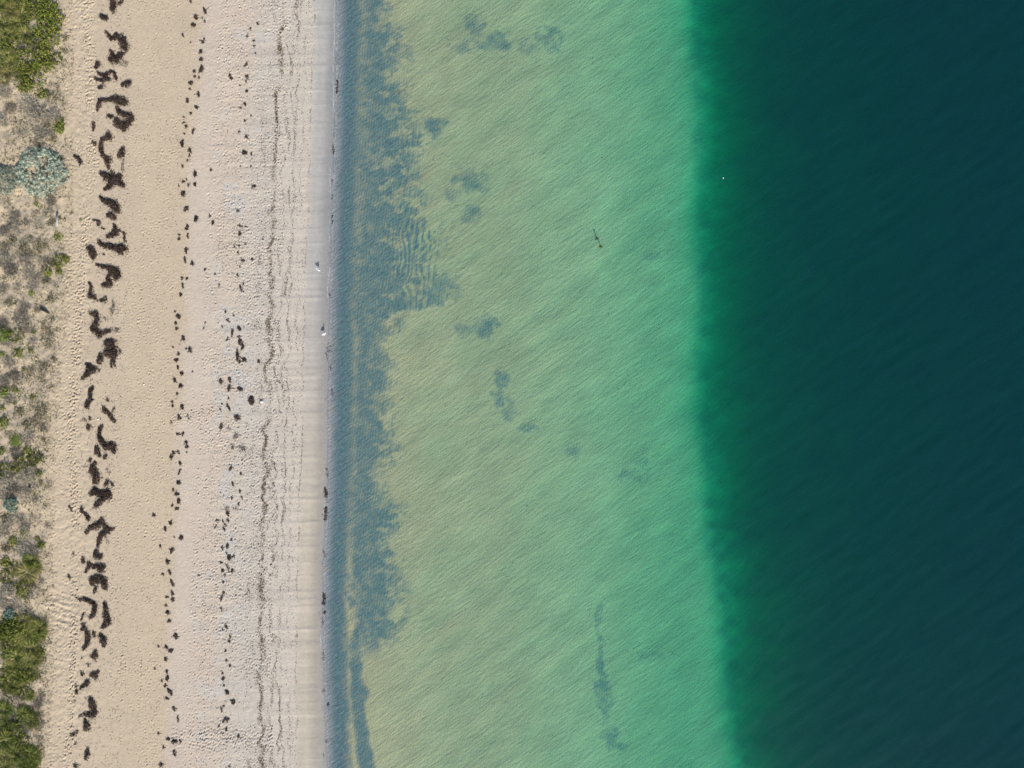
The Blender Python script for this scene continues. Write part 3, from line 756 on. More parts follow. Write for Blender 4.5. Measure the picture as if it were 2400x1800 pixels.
THIRD += [pb(4, x, y) + (w, h, 0) for x, y, w, h in [(740,15,65,55),(610,110,55,32),(680,120,30,50),(745,105,38,36),(580,195,28,62),(715,170,25,50),(690,220,26,70),(790,360,26,52),(740,440,45,75),(670,470,32,52),(725,530,30,50),(755,595,72,85),(815,575,42,60),(660,655,38,36),(740,725,46,100),(675,755,55,50),(795,760,42,62),(705,820,26,42),(685,905,42,42),(690,1050,40,62),(660,1120,40,80),(655,1250,38,40),(720,1490,36,80),(670,1525,32,40),(770,1620,36,70)]]
THIRD += [pb(5, x, y) + (w, h, 0) for x, y, w, h in [(760,15,44,40),(710,140,32,42),(725,260,36,42),(775,335,42,62),(670,430,32,34),(690,500,44,50),(690,590,32,40),(735,680,62,72),(805,800,52,72),(690,855,36,30),(665,900,30,70),(720,1025,85,52),(685,1060,32,42),(630,1115,26,50),(720,1165,36,62),(880,1245,52,62),(765,1640,42,22)]]

def small_stroke(u, v, w, h):
    w, h = w / K * .98, h / K * 1.0
    a = random.gauss(0, .3)
    if h >= w:
        dx, dy = math.sin(a), math.cos(a); ln, wd = h, w
    else:
        dx, dy = math.cos(a), math.sin(a); ln, wd = w, h
    e = max(.0, (ln - wd * .6) / 2)
    j = lambda: random.uniform(-.22, .22) * wd
    st = [[(u - dx * e, v - dy * e, wd * random.uniform(.4, .9)), (u + j(), v + j(), wd * random.uniform(.9, 1.15)), (u + dx * e + j(), v + dy * e + j(), wd * random.uniform(.3, .8))]]
    if ln > 9 and random.random() < .6:
        b = random.uniform(0, 6.28)
        st.append([(u, v, wd * .5), (u + math.cos(b) * ln * .55, v + math.sin(b) * ln * .55, wd * .25)])
    return st

def size_word(w, h):
    s = max(w, h); r = s / max(1, min(w, h))
    a = "tiny" if s < 32 else "small" if s < 55 else "middling" if s < 85 else "large"
    return a + (" slender" if r > 2.1 else " oblong" if r > 1.45 else " round")

MIDROW.sort(key=lambda e: e[1])
for i, (u, v, w, h) in enumerate(MIDROW):
    me, c0 = weed_mesh(small_stroke(u, v, w, h), 620, .2, False, random.choice([0, 0, .1, -.2, -.3]), "seaweed_clump", .75)
    ob("seaweed_clump", me, loc=tuple(c0), label=f"{size_word(w, h)} dark weed clump, {nth(i + 1)} down the tan sand's storm line", cat="seaweed", group="weed clumps along the storm line")
THIRD.sort(key=lambda e: e[1])
for i, (u, v, w, h, sp) in enumerate(THIRD):
    me, c0 = weed_mesh(small_stroke(u, v, w, h), 560, .2, sp, random.choice([0, -.1, -.3, -.5]), "seaweed_tuft", .75)
    ob("seaweed_tuft", me, loc=tuple(c0), label=f"{size_word(w, h)} {'wispy grey' if sp else 'blackish'} weed tuft, {nth(i + 1)} down the trampled lower beach row", cat="seaweed", group="weed tufts in the lower beach row")

EDGE = [pb(0, 2160, 1130) + (40, 170, 0), pb(0, 2168, 760) + (24, 150, 1), pb(1, 2110, 280) + (26, 115, 0), pb(1, 2092, 700) + (32, 62, 1), pb(1, 2090, 1190) + (16, 110, 0), pb(1, 2095, 890) + (24, 60, 1),
        pb(2, 2065, 505) + (42, 46, 1), pb(2, 2055, 1200) + (58, 120, 1), pb(2, 2025, 1300) + (50, 110, 1), pb(2, 2075, 1445) + (50, 60, 1), pb(3, 2085, 110) + (50, 70, 1), pb(3, 2030, 1150) + (50, 120, 1),
        pb(3, 2010, 1410) + (52, 120, 0), pb(3, 2010, 1640) + (62, 70, 0), pb(4, 2008, 50) + (52, 120, 0), pb(4, 1990, 540) + (40, 80, 1), pb(4, 1990, 1130) + (62, 140, 0), pb(4, 1995, 1300) + (36, 40, 0),
        pb(4, 1975, 1430) + (50, 120, 1), pb(5, 1985, 210) + (52, 90, 1), pb(5, 1985, 655) + (42, 52, 1), pb(5, 2040, 840) + (34, 42, 0), pb(5, 2025, 1310) + (50, 40, 1), pb(5, 1985, 1500) + (30, 70, 1)]
EDGE.sort(key=lambda e: e[1])
for i, (u, v, w, h, sp) in enumerate(EDGE):
    st = [[(u + random.uniform(-2, 2), v - h / K * .5, w / K * .6), (u, v, w / K * 1.1), (u + random.uniform(-2, 2), v + h / K * .5, w / K * .7)]]
    me, c0 = weed_mesh(st, 300 if not sp else 260, .07, sp, -.5, "stranded_seaweed")
    ob("stranded_seaweed", me, loc=tuple(c0), label=f"{'faint' if sp else 'dark'} wet weed strand in the swash, {nth(i + 1)} down the water's edge", cat="seaweed", group="weed strands at the water's edge")

# the big rounded lump with its own shadow on the lower beach
lu, lv = pb(3, 1050, 212)
me, c0 = weed_mesh([[(lu, lv - 6, 10), (lu, lv, 14), (lu - 1, lv + 7, 11)]], 900, .62, False, 0, "seaweed_mound")
me2 = me
ob("seaweed_mound", me2, loc=tuple(c0), label="tall rounded black weed mound casting a blue shadow beside the thin brown debris line", cat="seaweed")

# thin debris lines left by successive high tides
MAIN = [(0,1490,0),(0,1440,170),(0,1475,290),(0,1400,470),(0,1420,640),(0,1430,840),(0,1440,1000),(0,1420,1120),(0,1360,1210),(0,1370,1480),(0,1380,1590),(1,1370,10),(1,1380,100),(1,1350,300),(1,1350,450),(1,1320,580),(1,1360,720),(1,1340,880),(1,1330,1030),(1,1300,1120),(1,1340,1200),(1,1320,1320),(1,1330,1450),(1,1260,1560),(1,1310,1640),(2,1295,20),(2,1300,180),(2,1270,240),(2,1330,280),(2,1300,420),(2,1280,530),(2,1330,640),(2,1260,870),(2,1290,1020),(2,1260,1080),(2,1320,1200),(2,1310,1310),(2,1210,1450),(2,1240,1620),(3,1290,30),(3,1290,280),(3,1215,330),(3,1270,400),(3,1270,510),(3,1210,560),(3,1180,590),(3,1240,680),(3,1230,800),(3,1190,920),(3,1240,1060),(3,1270,1150),(3,1210,1240),(3,1215,1300),(3,1180,1330),(3,1220,1390),(3,1180,1480),(3,1240,1580),(3,1220,1650),(4,1220,20),(4,1170,150),(4,1195,300),(4,1210,390),(4,1130,470),(4,1195,530),(4,1185,620),(4,1140,680),(4,1220,740),(4,1140,840),(4,1190,900),(4,1150,1050),(4,1185,1150),(4,1160,1350),(4,1160,1480),(4,1130,1520),(4,1180,1620),(5,1190,170),(5,1190,240),(5,1130,530),(5,1165,600),(5,1180,740),(5,1160,900),(5,1160,1050),(5,1210,1160),(5,1180,1250),(5,1130,1340),(5,1210,1400),(5,1160,1560),(5,1190,1650)]
mpts = np.array([pb(*q) for q in MAIN])
main_u = lambda v: np.interp(v, mpts[:, 1], mpts[:, 0])
def debris_line(fu, n, spread, cols, name, label, gate=.45, seed=0, Ls=(.08, .22), Ws=(.02, .05)):
    v = rng.uniform(-30, 1830, n * 3)
    g = vn(v / 38., v * 0 + seed, seed + 3)
    v = v[g > rng.uniform(gate - .3, gate + .25, n * 3)][:n]
    n = len(v)
    u = fu(v) + rng.normal(0, 1, n) * spread * (.4 + 1.4 * vn(v / 22., v * 0 + 5, seed + 9))
    P = at(u, v, .015)
    dv = 2.0
    du = fu(v + dv) - fu(v)
    ang = np.arctan2(-np.ones(n) * dv, du) + rng.normal(0, .8, n)
    D = np.stack([np.cos(ang), np.sin(ang), rng.normal(0, .12, n)], 1)
    t = rng.uniform(0, 1, n)
    col = mixc(np.array(cols[0]), np.array(cols[1]), t)
    vv, f, c = ribbons(P, D, rng.uniform(*Ls, n), rng.uniform(*Ws, n), np.zeros((n, 3)), col, .5)
    return ob(name, mk(name, vv, f, c, M_WEED), label=label, cat="debris", kind="stuff", group="tide lines on the lower beach")
debris_line(main_u, 8000, 2.9, [(.17, .115, .05), (.06, .042, .024)], "tide_line", "wavering olive brown debris line, the widest one, midway down the lower beach", .33, 1)
debris_line(lambda v: main_u(v) + 26 + 7 * np.sin(v / 47.), 1500, 2.2, [(.09, .07, .05), (.03, .025, .022)], "tide_line", "thin broken dark debris line just seaward of the olive brown one", .5, 2)
debris_line(lambda v: .45 * main_u(v) + .55 * wet_line(v) + 8 * (vn(v / 30., v * 0, 4) - .5), 1700, 1.2, [(.06, .05, .045), (.025, .022, .022)], "tide_line", "fine dark thread of debris halfway between the brown line and the wet sand", .45, 4, (.08, .18), (.015, .035))
debris_line(lambda v: .25 * main_u(v) + .75 * wet_line(v) + 9 * (vn(v / 26., v * 0, 14) - .5), 1100, 1.6, [(.08, .065, .055), (.03, .026, .025)], "tide_line", "sparse dotted debris thread on the smooth sand above the wet edge", .5, 5, (.06, .16), (.015, .035))
debris_line(lambda v: wet_line(v) - 3 + 5 * (vn(v / 20., v * 0, 24) - .5), 1100, .9, [(.06, .05, .045), (.025, .022, .022)], "tide_line", "faint debris thread along the top of the wet sand", .52, 6, (.06, .16), (.015, .035))
debris_line(lambda v: main_u(v) + 14 + 12 * np.abs(np.sin(v / 52. + 1.3)), 1500, 1.0, [(.09, .07, .05), (.04, .032, .026)], "tide_line", "scalloped thin debris thread hugging the olive brown line's seaward side", .5, 9, (.07, .18), (.015, .035))
debris_line(lambda v: .6 * main_u(v) + .4 * wet_line(v) + 10 * np.abs(np.sin(v / 71.)), 1500, 1.0, [(.09, .07, .05), (.04, .032, .026)], "tide_line", "looping fine debris thread crossing the middle of the smooth lower sand", .55, 10, (.07, .18), (.015, .035))
debris_line(lambda v: main_u(v) - 24 + 6 * np.sin(v / 61.), 1300, 4.5, [(.10, .08, .06), (.035, .03, .025)], "tide_line", "scattered thin debris just landward of the olive brown line", .55, 8)

# loose flecks of weed, too many and too small to count
def flecks(n, fu0, fu1, name, label, cols, pw=1.0, Ls=(.06, .16), Ws=(.02, .06), mat=M_WEED, cl=30., thr=(.25, .75)):
    v = rng.uniform(-40, 1840, n * 4); u = fu0(v) + (fu1(v) - fu0(v)) * rng.uniform(0, 1, n * 4) ** pw
    k = fbm(u / cl, v / cl, 117, 3) > rng.uniform(*thr, n * 4)
    u, v = u[k][:n], v[k][:n]; n = len(u)
    ang = rng.uniform(0, 6.28, n)
    D = np.stack([np.cos(ang), np.sin(ang), rng.normal(0, .2, n)], 1)
    col = mixc(np.array(cols[0]), np.array(cols[1]), rng.uniform(0, 1, n))
    vv, f, c = ribbons(at(u, v, .02), D, rng.uniform(*Ls, n), rng.uniform(*Ws, n), np.zeros((n, 3)), col, .5)
    return ob(name, mk(name, vv, f, c, mat), label=label, cat="debris", kind="stuff")
flecks(7000, lambda v: mid_line(v) + 80, lambda v: wet_line(v) - 4, "weed_flecks", "loose dark flecks of weed strewn over the trampled lower beach", [(.05, .042, .036), (.16, .13, .10)])
flecks(2600, lambda v: dune_line(v) - 5, lambda v: mid_line(v) + 15, "weed_crumbs", "crumbs of weed sprinkled between the dune row and the storm line", [(.05, .04, .03), (.16, .12, .09)])
flecks(2200, lambda v: dune_line(v) * .4 + 125, lambda v: dune_line(v) * .4 + 245, "weed_scraps", "fine dark weed scraps strewn among the big piles of the dune row", [(.03, .023, .018), (.11, .075, .05)], 1, (.08, .22), (.02, .05), M_WEED, 12., (.35, .7))
flecks(900, lambda v: waterline(v) - 6, lambda v: waterline(v) + 14, "swash_crumbs", "wet dark crumbs floating in the thin swash", [(.03, .03, .035), (.08, .075, .08)], 1, (.06, .14), (.015, .03))

# ------------------------------------------------------------------ dune plants
def dome_points(n, flat=.55, lump=.25, seed=0, inner=.35):
    a = rng.uniform(0, 2 * np.pi, n); c = rng.uniform(0, 1, n)
    st = np.sqrt(1 - c * c)
    r = inner + (1 - inner) * rng.uniform(0, 1, n) ** .5
    R = r * (1 - lump + 2 * lump * vn(a * 1.3 + 3 + seed, c * 3, seed + 1))
    N = np.stack([np.cos(a) * st, np.sin(a) * st, c], 1)
    P = N * R[:, None] * np.array([1, 1, flat])
    return P, N, r

def shrub_foliage(seed, n, size, cols, flat=.5, lump=.35, ratio=.55, clump=0):
    P, N, r = dome_points(n, flat, lump, seed)
    if clump:
        ctr, _, _ = dome_points(clump, flat, lump, seed + 40, .72)
        ctr[:, 2] *= rng.uniform(.6, 1.15, clump)
        ix = rng.integers(0, clump, n)
        off = rng.normal(0, .034 if clump > 200 else .05, (n, 3)) * np.array([1, 1, .8])
        P = ctr[ix] + off
        N = unit(off + np.array([0, 0, .02]))
    P[:, 2] = np.maximum(P[:, 2], .02)
    N = unit(N + rng.normal(0, .55, (n, 3)))
    N[:, 2] = np.abs(N[:, 2])
    t = rng.uniform(0, 1, n)
    col = mixc(mixc(np.array(cols[0]), np.array(cols[1]), t), np.array(cols[2]), (rng.uniform(0, 1, n) < .14) * 1.0)
    v, f, c = leaves(P, N, rng.uniform(.7, 1.3, n) * size, col, ratio)
    return mk("foliage", v, f, c, M_LEAF)

def stems(n=14, col=(.11, .085, .06), h=.42, w=.03):
    a = rng.uniform(0, 6.28, n); t = rng.uniform(.3, .85, n)
    D = np.stack([np.cos(a) * t, np.sin(a) * t, np.full(n, h)], 1)
    v, f, c = ribbons(np.zeros((n, 3)), D, np.linalg.norm(D, axis=1), w, np.zeros((n, 3)), np.tile(col, (n, 1)), .3)
    v2, f2, c2 = ribbons(np.zeros((n, 3)), D, np.linalg.norm(D, axis=1), w, np.zeros((n, 3)), np.tile(col, (n, 1)), 1.8)
    return mk("stem", *join([(v, f, c), (v2, f2, c2)]), M_DRY)

def tussock(seed, n, cols, w=.05, len_=(.5, 1.05)):
    a = rng.uniform(0, 6.28, n); r0 = .28 * np.sqrt(rng.uniform(0, 1, n))
    P = np.stack([np.cos(a) * r0, np.sin(a) * r0, 0 * a], 1)
    a2 = a + rng.normal(0, .5, n)
    el = rng.uniform(.35, 1.3, n)
    D = np.stack([np.cos(a2) * np.cos(el), np.sin(a2) * np.cos(el), np.sin(el)], 1)
    bend = np.stack([np.cos(a2) * .35, np.sin(a2) * .35, -.55 * np.ones(n)], 1)
    t = rng.uniform(0, 1, n)
    col = mixc(np.array(cols[0]), np.array(cols[1]), t)
    col[rng.uniform(0, 1, n) < .15] = cols[2]
    return mk("blades", *ribbons(P, D, rng.uniform(*len_, n), w, bend, col, .5, (.7, 1, .15)), M_LEAF)

def brush(seed, n, cols, w=.028):
    P, N, r = dome_points(n, .4, .4, seed, .1)
    D = unit(N + rng.normal(0, .7, (n, 3))); D[:, 2] = np.abs(D[:, 2]) * .6
    P[:, 2] = np.maximum(P[:, 2] * .7, .01)
    col = mixc(np.array(cols[0]), np.array(cols[1]), rng.uniform(0, 1, n))
    return mk("twigs", *ribbons(P * .8, D, rng.uniform(.12, .38, n), w * rng.uniform(.6, 1.5, n), np.zeros((n, 3)), col, .9), M_DRY)

GREEN = [(.06, .11, .014), (.23, .265, .04), (.42, .38, .11)]
LIME = [(.09, .18, .015), (.22, .31, .04), (.30, .33, .08)]
OLIVE = [(.06, .07, .024), (.17, .16, .06), (.21, .11, .055)]
SILVER = [(.16, .25, .22), (.52, .58, .46), (.60, .60, .42)]
TEAL = [(.12, .25, .21), (.33, .48, .40), (.40, .52, .42)]
GRASS = [(.10, .14, .02), (.32, .32, .085), (.48, .42, .19)]
STRAW = [(.16, .16, .045), (.38, .33, .13), (.50, .41, .23)]
DGRASS = [(.05, .09, .015), (.18, .22, .04), (.32, .30, .09)]
GREY = [(.16, .15, .125), (.38, .345, .28)]
DGREY = [(.085, .08, .065), (.23, .205, .17)]

def two(f): return [f(0), f(1)]
LIB = {
    'Gb': two(lambda s: (shrub_foliage(s, 1100, .125, GREEN, .5, .4, .55, 130), stems())), 'Gs': two(lambda s: (shrub_foliage(s + 5, 230, .24, GREEN, .45, .4), stems(8))),
    'Lb': two(lambda s: (shrub_foliage(s + 9, 700, .14, LIME, .42, .4), stems())), 'Ls': two(lambda s: (shrub_foliage(s + 12, 170, .28, LIME, .45, .4), stems(8))),
    'Rb': two(lambda s: (shrub_foliage(s + 15, 330, .11, OLIVE, .22, .6), brush(s, 110, DGREY, .024))), 'Rs': two(lambda s: (shrub_foliage(s + 18, 110, .24, OLIVE, .25, .6), brush(s, 50, DGREY, .04))),
    'Sb': two(lambda s: (shrub_foliage(s + 21, 6500, .06, SILVER, .62, .16, .6, 430), stems(9, (.12, .11, .09), .3, .02))), 'Ss': two(lambda s: (shrub_foliage(s + 24, 1500, .13, TEAL, .65, .12, .6, 150), stems(12))),
    'Tb': two(lambda s: (tussock(s, 420, GRASS, .035), tussock(s + 4, 60, STRAW, .03, (.3, .7)))), 'Ts': two(lambda s: (tussock(s, 150, GRASS, .06), tussock(s + 4, 26, STRAW, .06, (.3, .7)))),
    'Yb': two(lambda s: (tussock(s, 420, STRAW, .035), tussock(s + 4, 90, GRASS, .03, (.3, .8)))), 'Ys': two(lambda s: (tussock(s, 150, STRAW, .06), tussock(s + 4, 30, GRASS, .06, (.3, .8)))),
    'Kb': two(lambda s: (tussock(s, 460, DGRASS, .038), tussock(s + 4, 50, STRAW, .03, (.3, .7)))), 'Ks': two(lambda s: (tussock(s, 160, DGRASS, .06), tussock(s + 4, 20, STRAW, .06, (.3, .7)))),
    'Db': two(lambda s: (brush(s, 420, GREY), shrub_foliage(s + 30, 110, .09, [GREY[0], GREY[1], OLIVE[1]], .25, .5))), 'Ds': two(lambda s: (brush(s, 150, GREY, .05), shrub_foliage(s + 33, 40, .18, [GREY[0], GREY[1], OLIVE[1]], .25, .5))),
    'Eb': two(lambda s: (brush(s, 460, DGREY), shrub_foliage(s + 36, 110, .1, [DGREY[0], DGREY[1], OLIVE[0]], .25, .5))), 'Es': two(lambda s: (brush(s, 160, DGREY, .05), shrub_foliage(s + 39, 40, .18, [DGREY[0], DGREY[1], OLIVE[0]], .25, .5))),
}
NAMES = {'G': ("green_shrub", "leafy green dune shrub", "shrub", ("foliage", "stem")), 'L': ("lime_shrub", "bright lime green dune plant", "shrub", ("foliage", "stem")),
         'R': ("ground_plant", "olive rust ground plant", "plant", ("foliage", "twigs")), 'S': ("silver_shrub", "silvery teal rounded shrub", "shrub", ("foliage", "stem")),
         'T': ("grass_tussock", "yellow green grass tussock", "grass", ("blades", "dead_blades")), 'Y': ("straw_tussock", "straw coloured grass tussock", "grass", ("blades", "green_blades")),
         'K': ("dark_tussock", "dark green grass tussock", "grass", ("blades", "dead_blades")), 'D': ("dry_bush", "pale grey dry bush", "bush", ("twigs", "dead_leaves")), 'E': ("dark_dry_bush", "dark brown grey dry bush", "bush", ("twigs", "dead_leaves"))}
PL = {0: """G600,150,165 G480,60,130 G700,260,130 G600,340,150 G560,450,130 G690,480,115 G430,200,90 L260,280,60 Y130,150,130 K60,300,120 T100,450,120 K80,600,110 D300,640,110 G520,740,150 G690,760,130 G350,800,150 G600,850,110
 T120,740,110 T280,880,100 Y100,950,120 G430,1040,140 D450,560,120 R620,620,80 G340,1130,90 T30,820,80 Y60,1060,80 R660,1240,110 G560,1210,80 R750,1120,60 D350,1350,165 E130,1400,90 D500,1480,130 D700,1500,110 G770,1600,80 R620,1620,90
 D50,1200,100 D30,1560,100 R820,650,50 R930,760,32 R850,480,50 D400,430,100 E540,680,80 K40,60,110 G300,60,70 R780,330,50""",
 1: """G760,10,80 D520,60,110 E640,90,80 R490,190,100 D270,70,80 S540,560,315 S15,670,205 R790,400,50 R805,690,50 R640,850,60 R490,890,60 E660,950,90 L470,980,38 D650,1080,80 E200,1140,90 D180,1260,100 E60,1340,100 G740,1400,70 R660,1240,80
 D520,1270,80 L395,1410,26 R560,1500,110 E60,1530,100 R300,1560,100 R450,1590,100 D250,1340,80 L1040,1190,28 R930,1090,26 D100,1000,70 E330,1230,70 R690,140,50 D400,1450,80 R150,1450,70 R740,1160,50""",
 2: """G780,70,90 G850,30,60 R700,100,80 R580,90,100 D320,60,110 D60,80,110 E150,180,110 G620,210,80 G770,190,60 D380,230,120 R600,330,60 L410,480,46 D420,380,90 R120,600,80 D50,420,90 E300,690,110 D300,850,130 L60,1010,115 G210,1040,90
 G440,980,40 E40,890,110 D380,940,90 R600,920,110 R610,1140,90 R680,800,60 G400,1230,50 L20,1270,42 G230,1250,80 D110,1130,80 G310,1460,40 E200,1550,110 R570,1430,100 R690,1330,60 R400,1500,90 R520,1560,90 D60,1640,90 R660,560,80 E500,270,60 D220,400,80 R480,700,60 D420,1100,70 D130,1380,90""",
 3: """L50,100,85 G200,80,50 G420,160,46 G190,250,36 G30,310,46 G40,500,80 R520,330,110 R470,460,100 E560,560,80 L200,720,95 D350,680,130 G20,860,60 E210,870,110 G350,860,70 G470,960,110 G260,1030,110 R400,1030,80 G60,1110,90 R190,1130,90 D400,1150,110
 G500,1160,50 S150,1560,95 D80,1250,130 E190,1380,110 R520,1270,50 D640,1290,60 D440,1500,70 D60,1430,90 D300,1200,100 R250,350,80 D120,200,90 R330,520,80 D100,640,70 R550,700,60 D330,1400,80""",
 4: """R60,60,80 D250,60,110 D100,130,100 G300,260,46 G160,370,70 G490,350,40 G520,430,70 D60,260,100 D330,200,90 D620,180,60 D330,470,130 D430,520,110 K400,620,110 Y360,780,170 T450,720,110 G60,650,80 G150,720,110 G60,850,90 G290,980,110
 R430,960,80 E540,890,52 T330,1070,80 D100,1000,120 D390,1090,70 S130,1330,88 D50,1180,110 D200,1200,100 D350,1290,150 D330,1400,110 E560,1440,80 G60,1450,130 G200,1480,120 T350,1520,130 K500,1500,110 T560,1580,80 K400,1620,130 Y150,1610,100 G30,1560,90 R60,480,70""",
 5: """G100,60,120 T250,80,130 T400,100,150 G520,150,80 T450,260,110 R560,250,55 K200,200,130 L60,180,90 T350,270,100 G60,420,120 G250,420,120 G430,430,90 R500,470,60 T120,330,100 K30,560,110 G340,680,90 D230,760,80 E480,830,90 E480,1000,80 G300,980,80
 K60,900,130 D150,1000,90 K60,1100,130 D330,1100,120 G200,1200,120 R450,1130,90 D540,1080,60 K80,1300,150 G300,1330,130 E520,1270,52 K400,1480,130 K200,1450,150 T60,1500,150 K320,1580,130 E480,1520,80 Y80,1620,130 T400,1640,80 E540,720,60 R80,700,80"""}  # the pale dry bush midway down the last block stands for a shaded hollow
plants = []
for row, txt in PL.items():
    for tok in txt.split():
        x, y, r = map(float, tok[1:].split(","))
        plants.append((tok[0], *pa(row, x, y), r / K * PX))
fill = [('T', 0, 420, 0, 950, 16), ('G', 0, 700, 0, 900, 12), ('G', 0, 380, 700, 1100, 5), ('T', 0, 560, 1400, 1660, 10), ('G', 0, 560, 1380, 1660, 8)]
for kk_, x0_, x1_, y0_, y1_, n_ in fill:
    for _ in range(n_):
        row_ = 0 if y1_ < 1300 else 4
        plants.append((kk_, *pa(row_, random.uniform(x0_, x1_), random.uniform(y0_, y1_)), random.uniform(70, 125) / K * PX))
for _ in range(26):
    plants.append((random.choice('TTGGK'), *pa(5, random.uniform(0, 420), random.uniform(0, 1660)), random.uniform(75, 130) / K * PX))
plants.sort(key=lambda p: p[2])
counts = {}
for (k, u, v, r) in plants:
    nm, desc, cat, pn = NAMES[k]
    counts[k] = counts.get(k, 0) + 1
    big = r > (.8 if k != 'S' else 1.5)
    fol, stm = LIB[k + ('b' if big else 's')][random.randint(0, 1)]
    P = at(u, v)
    size = "large" if r > 1.9 else "wide" if r > 1.3 else "middling" if r > .8 else "small"
    loc_s = "on dune edge" if u > dune_line(v) - 45 else "inside dunes"
    root = ob(nm, None, loc=(P[0], P[1], P[2] - .03), rz=random.uniform(0, 6.28), sc=(r, r * random.uniform(.85, 1.1), min(r * 1.0, .75 + .25 * r) * random.uniform(.8, 1.1)),
              label=f"{size} {desc} {loc_s}, {nth(counts[k])} of its kind downward", cat=cat, group=desc + "s on the dune")
    ob(pn[0], fol, root, kind="stuff"); ob(pn[1], stm, root, kind="stuff")

flecks(17000, lambda v: v * 0 - 20, lambda v: dune_line(v) + 22, "dune_litter", "dead twigs and leaf litter over the dune sand", [(.13, .115, .08), (.38, .32, .21)], 1, (.12, .36), (.02, .05), M_DRY, 14., (.38, .62))
flecks(8500, lambda v: v * 0 - 20, lambda v: dune_line(v) + 6, "dune_creepers", "tiny olive sprouts sprinkled over the dune sand", [(.10, .12, .03), (.25, .24, .08)], 1, (.10, .24), (.04, .10), M_LEAF, 16., (.42, .66))

# ------------------------------------------------------------------ driftwood, plank, log
def wood(name, pts, rad, col, label, cat, knots=True, dz=.08):
    P = np.array([at(float(u), float(v), dz) for u, v in pts]); c0 = P[len(P) // 2]
    v, f = tube(P - c0, np.array(rad), 8)
    v = v + rng.normal(0, .008, v.shape)
    cc = np.tile(np.array(col), (len(v), 1)) * rng.uniform(.75, 1.25, (len(v), 1))
    return ob(name, mk(name, v, f, cc, M_WOOD), loc=tuple(c0), label=label, cat=cat), c0
wood("driftwood_log", [(94, 724), (101, 726), (108, 730), (115, 735)], [.16, .17, .14, .07], (.035, .035, .03), "short dark log lying slantwise in the dune brush", "log")
# pale squared plank standing in the dune edge
pk = at(136.0, 515.0)
pV = []
for (x, y) in ((-.11, -.8), (.11, -.8), (.13, .8), (-.09, .8)):
    pV += [(x, y, .02), (x * .9, y * .99, .10)]
pF = [(0, 2, 3, 1), (2, 4, 5, 3), (4, 6, 7, 5), (6, 0, 1, 7), (1, 3, 5, 7), (0, 6, 4, 2)]
ob("weathered_plank", mk("weathered_plank", pV, pF, np.tile((.36, .37, .36), (8, 1)), M_WOOD), loc=(pk[0], pk[1], pk[2] + .12), label="short pale grey plank lying along the dune edge below the silver shrub", cat="plank")

# branch afloat on the shelf: stem with a tuft of green weed at its lower end
def wpt(u, v, z=.0): 
    k = PX * (H - z) / H
    return np.array([(u - 1200) * k, (900 - v) * k, z])
B0 = wpt(1402, 566)
root = ob("floating_branch", None, loc=tuple(B0), label="thin brown branch with a green weedy end afloat on the pale shelf", cat="branch")
bp_ = np.array([wpt(1397.5, 552, .0), wpt(1399.5, 556, .03), wpt(1401.5, 561.5, .05), wpt(1404, 567, .04), wpt(1406, 572, .05), wpt(1407.5, 577, .03)]) - B0
v_, f_ = tube(bp_, np.array([.015, .04, .05, .035, .04, .04]), 8)
ob("stem", mk("stem", v_, f_, np.tile((.075, .08, .045), (len(v_), 1)) * rng.uniform(.7, 1.3, (len(v_), 1)), M_WOOD), root)
v_, f_ = tube(np.array([bp_[2], bp_[2] + (.10, .10, .03), bp_[2] + (.17, .22, .01)]), np.array([.035, .03, .012]), 6)
ob("side_twig", mk("side_twig", v_, f_, np.tile((.16, .10, .055), (len(v_), 1)), M_WOOD), root)
n_ = 60
a_ = rng.uniform(0, 6.28, n_)
v_, f_, c_ = ribbons(np.tile(bp_[-1], (n_, 1)) + rng.normal(0, .06, (n_, 3)) * (1, 1, .3), np.stack([np.cos(a_), np.sin(a_), .15 * np.ones(n_)], 1), rng.uniform(.1, .24, n_), .05, np.zeros((n_, 3)), mixc(np.array([.03, .07, .01]), np.array([.07, .14, .03]), rng.uniform(0, 1, n_)))
ob("weed_tuft", mk("weed_tuft", v_, f_, c_, M_WEED), root)

# ------------------------------------------------------------------ two gulls on the wet sand
def loft(rings, k=10):
    """rings: (centre, half width, half height), along +x"""
    a = np.linspace(0, 2 * np.pi, k, endpoint=False)
    V = []
    for (c, w, h) in rings:
        for t in a: V.append((c[0], c[1] + w * math.cos(t), c[2] + h * math.sin(t)))
    F = []
    n = len(rings)
    for i in range(n - 1):
        for j in range(k): F.append((i * k + j, i * k + (j + 1) % k, (i + 1) * k + (j + 1) % k, (i + 1) * k + j))
    for b in (0, (n - 1) * k):
        for j in range(1, k - 2, 2): F.append((b, b + j, b + j + 1, b + j + 2))
    return np.array(V), np.array(F)

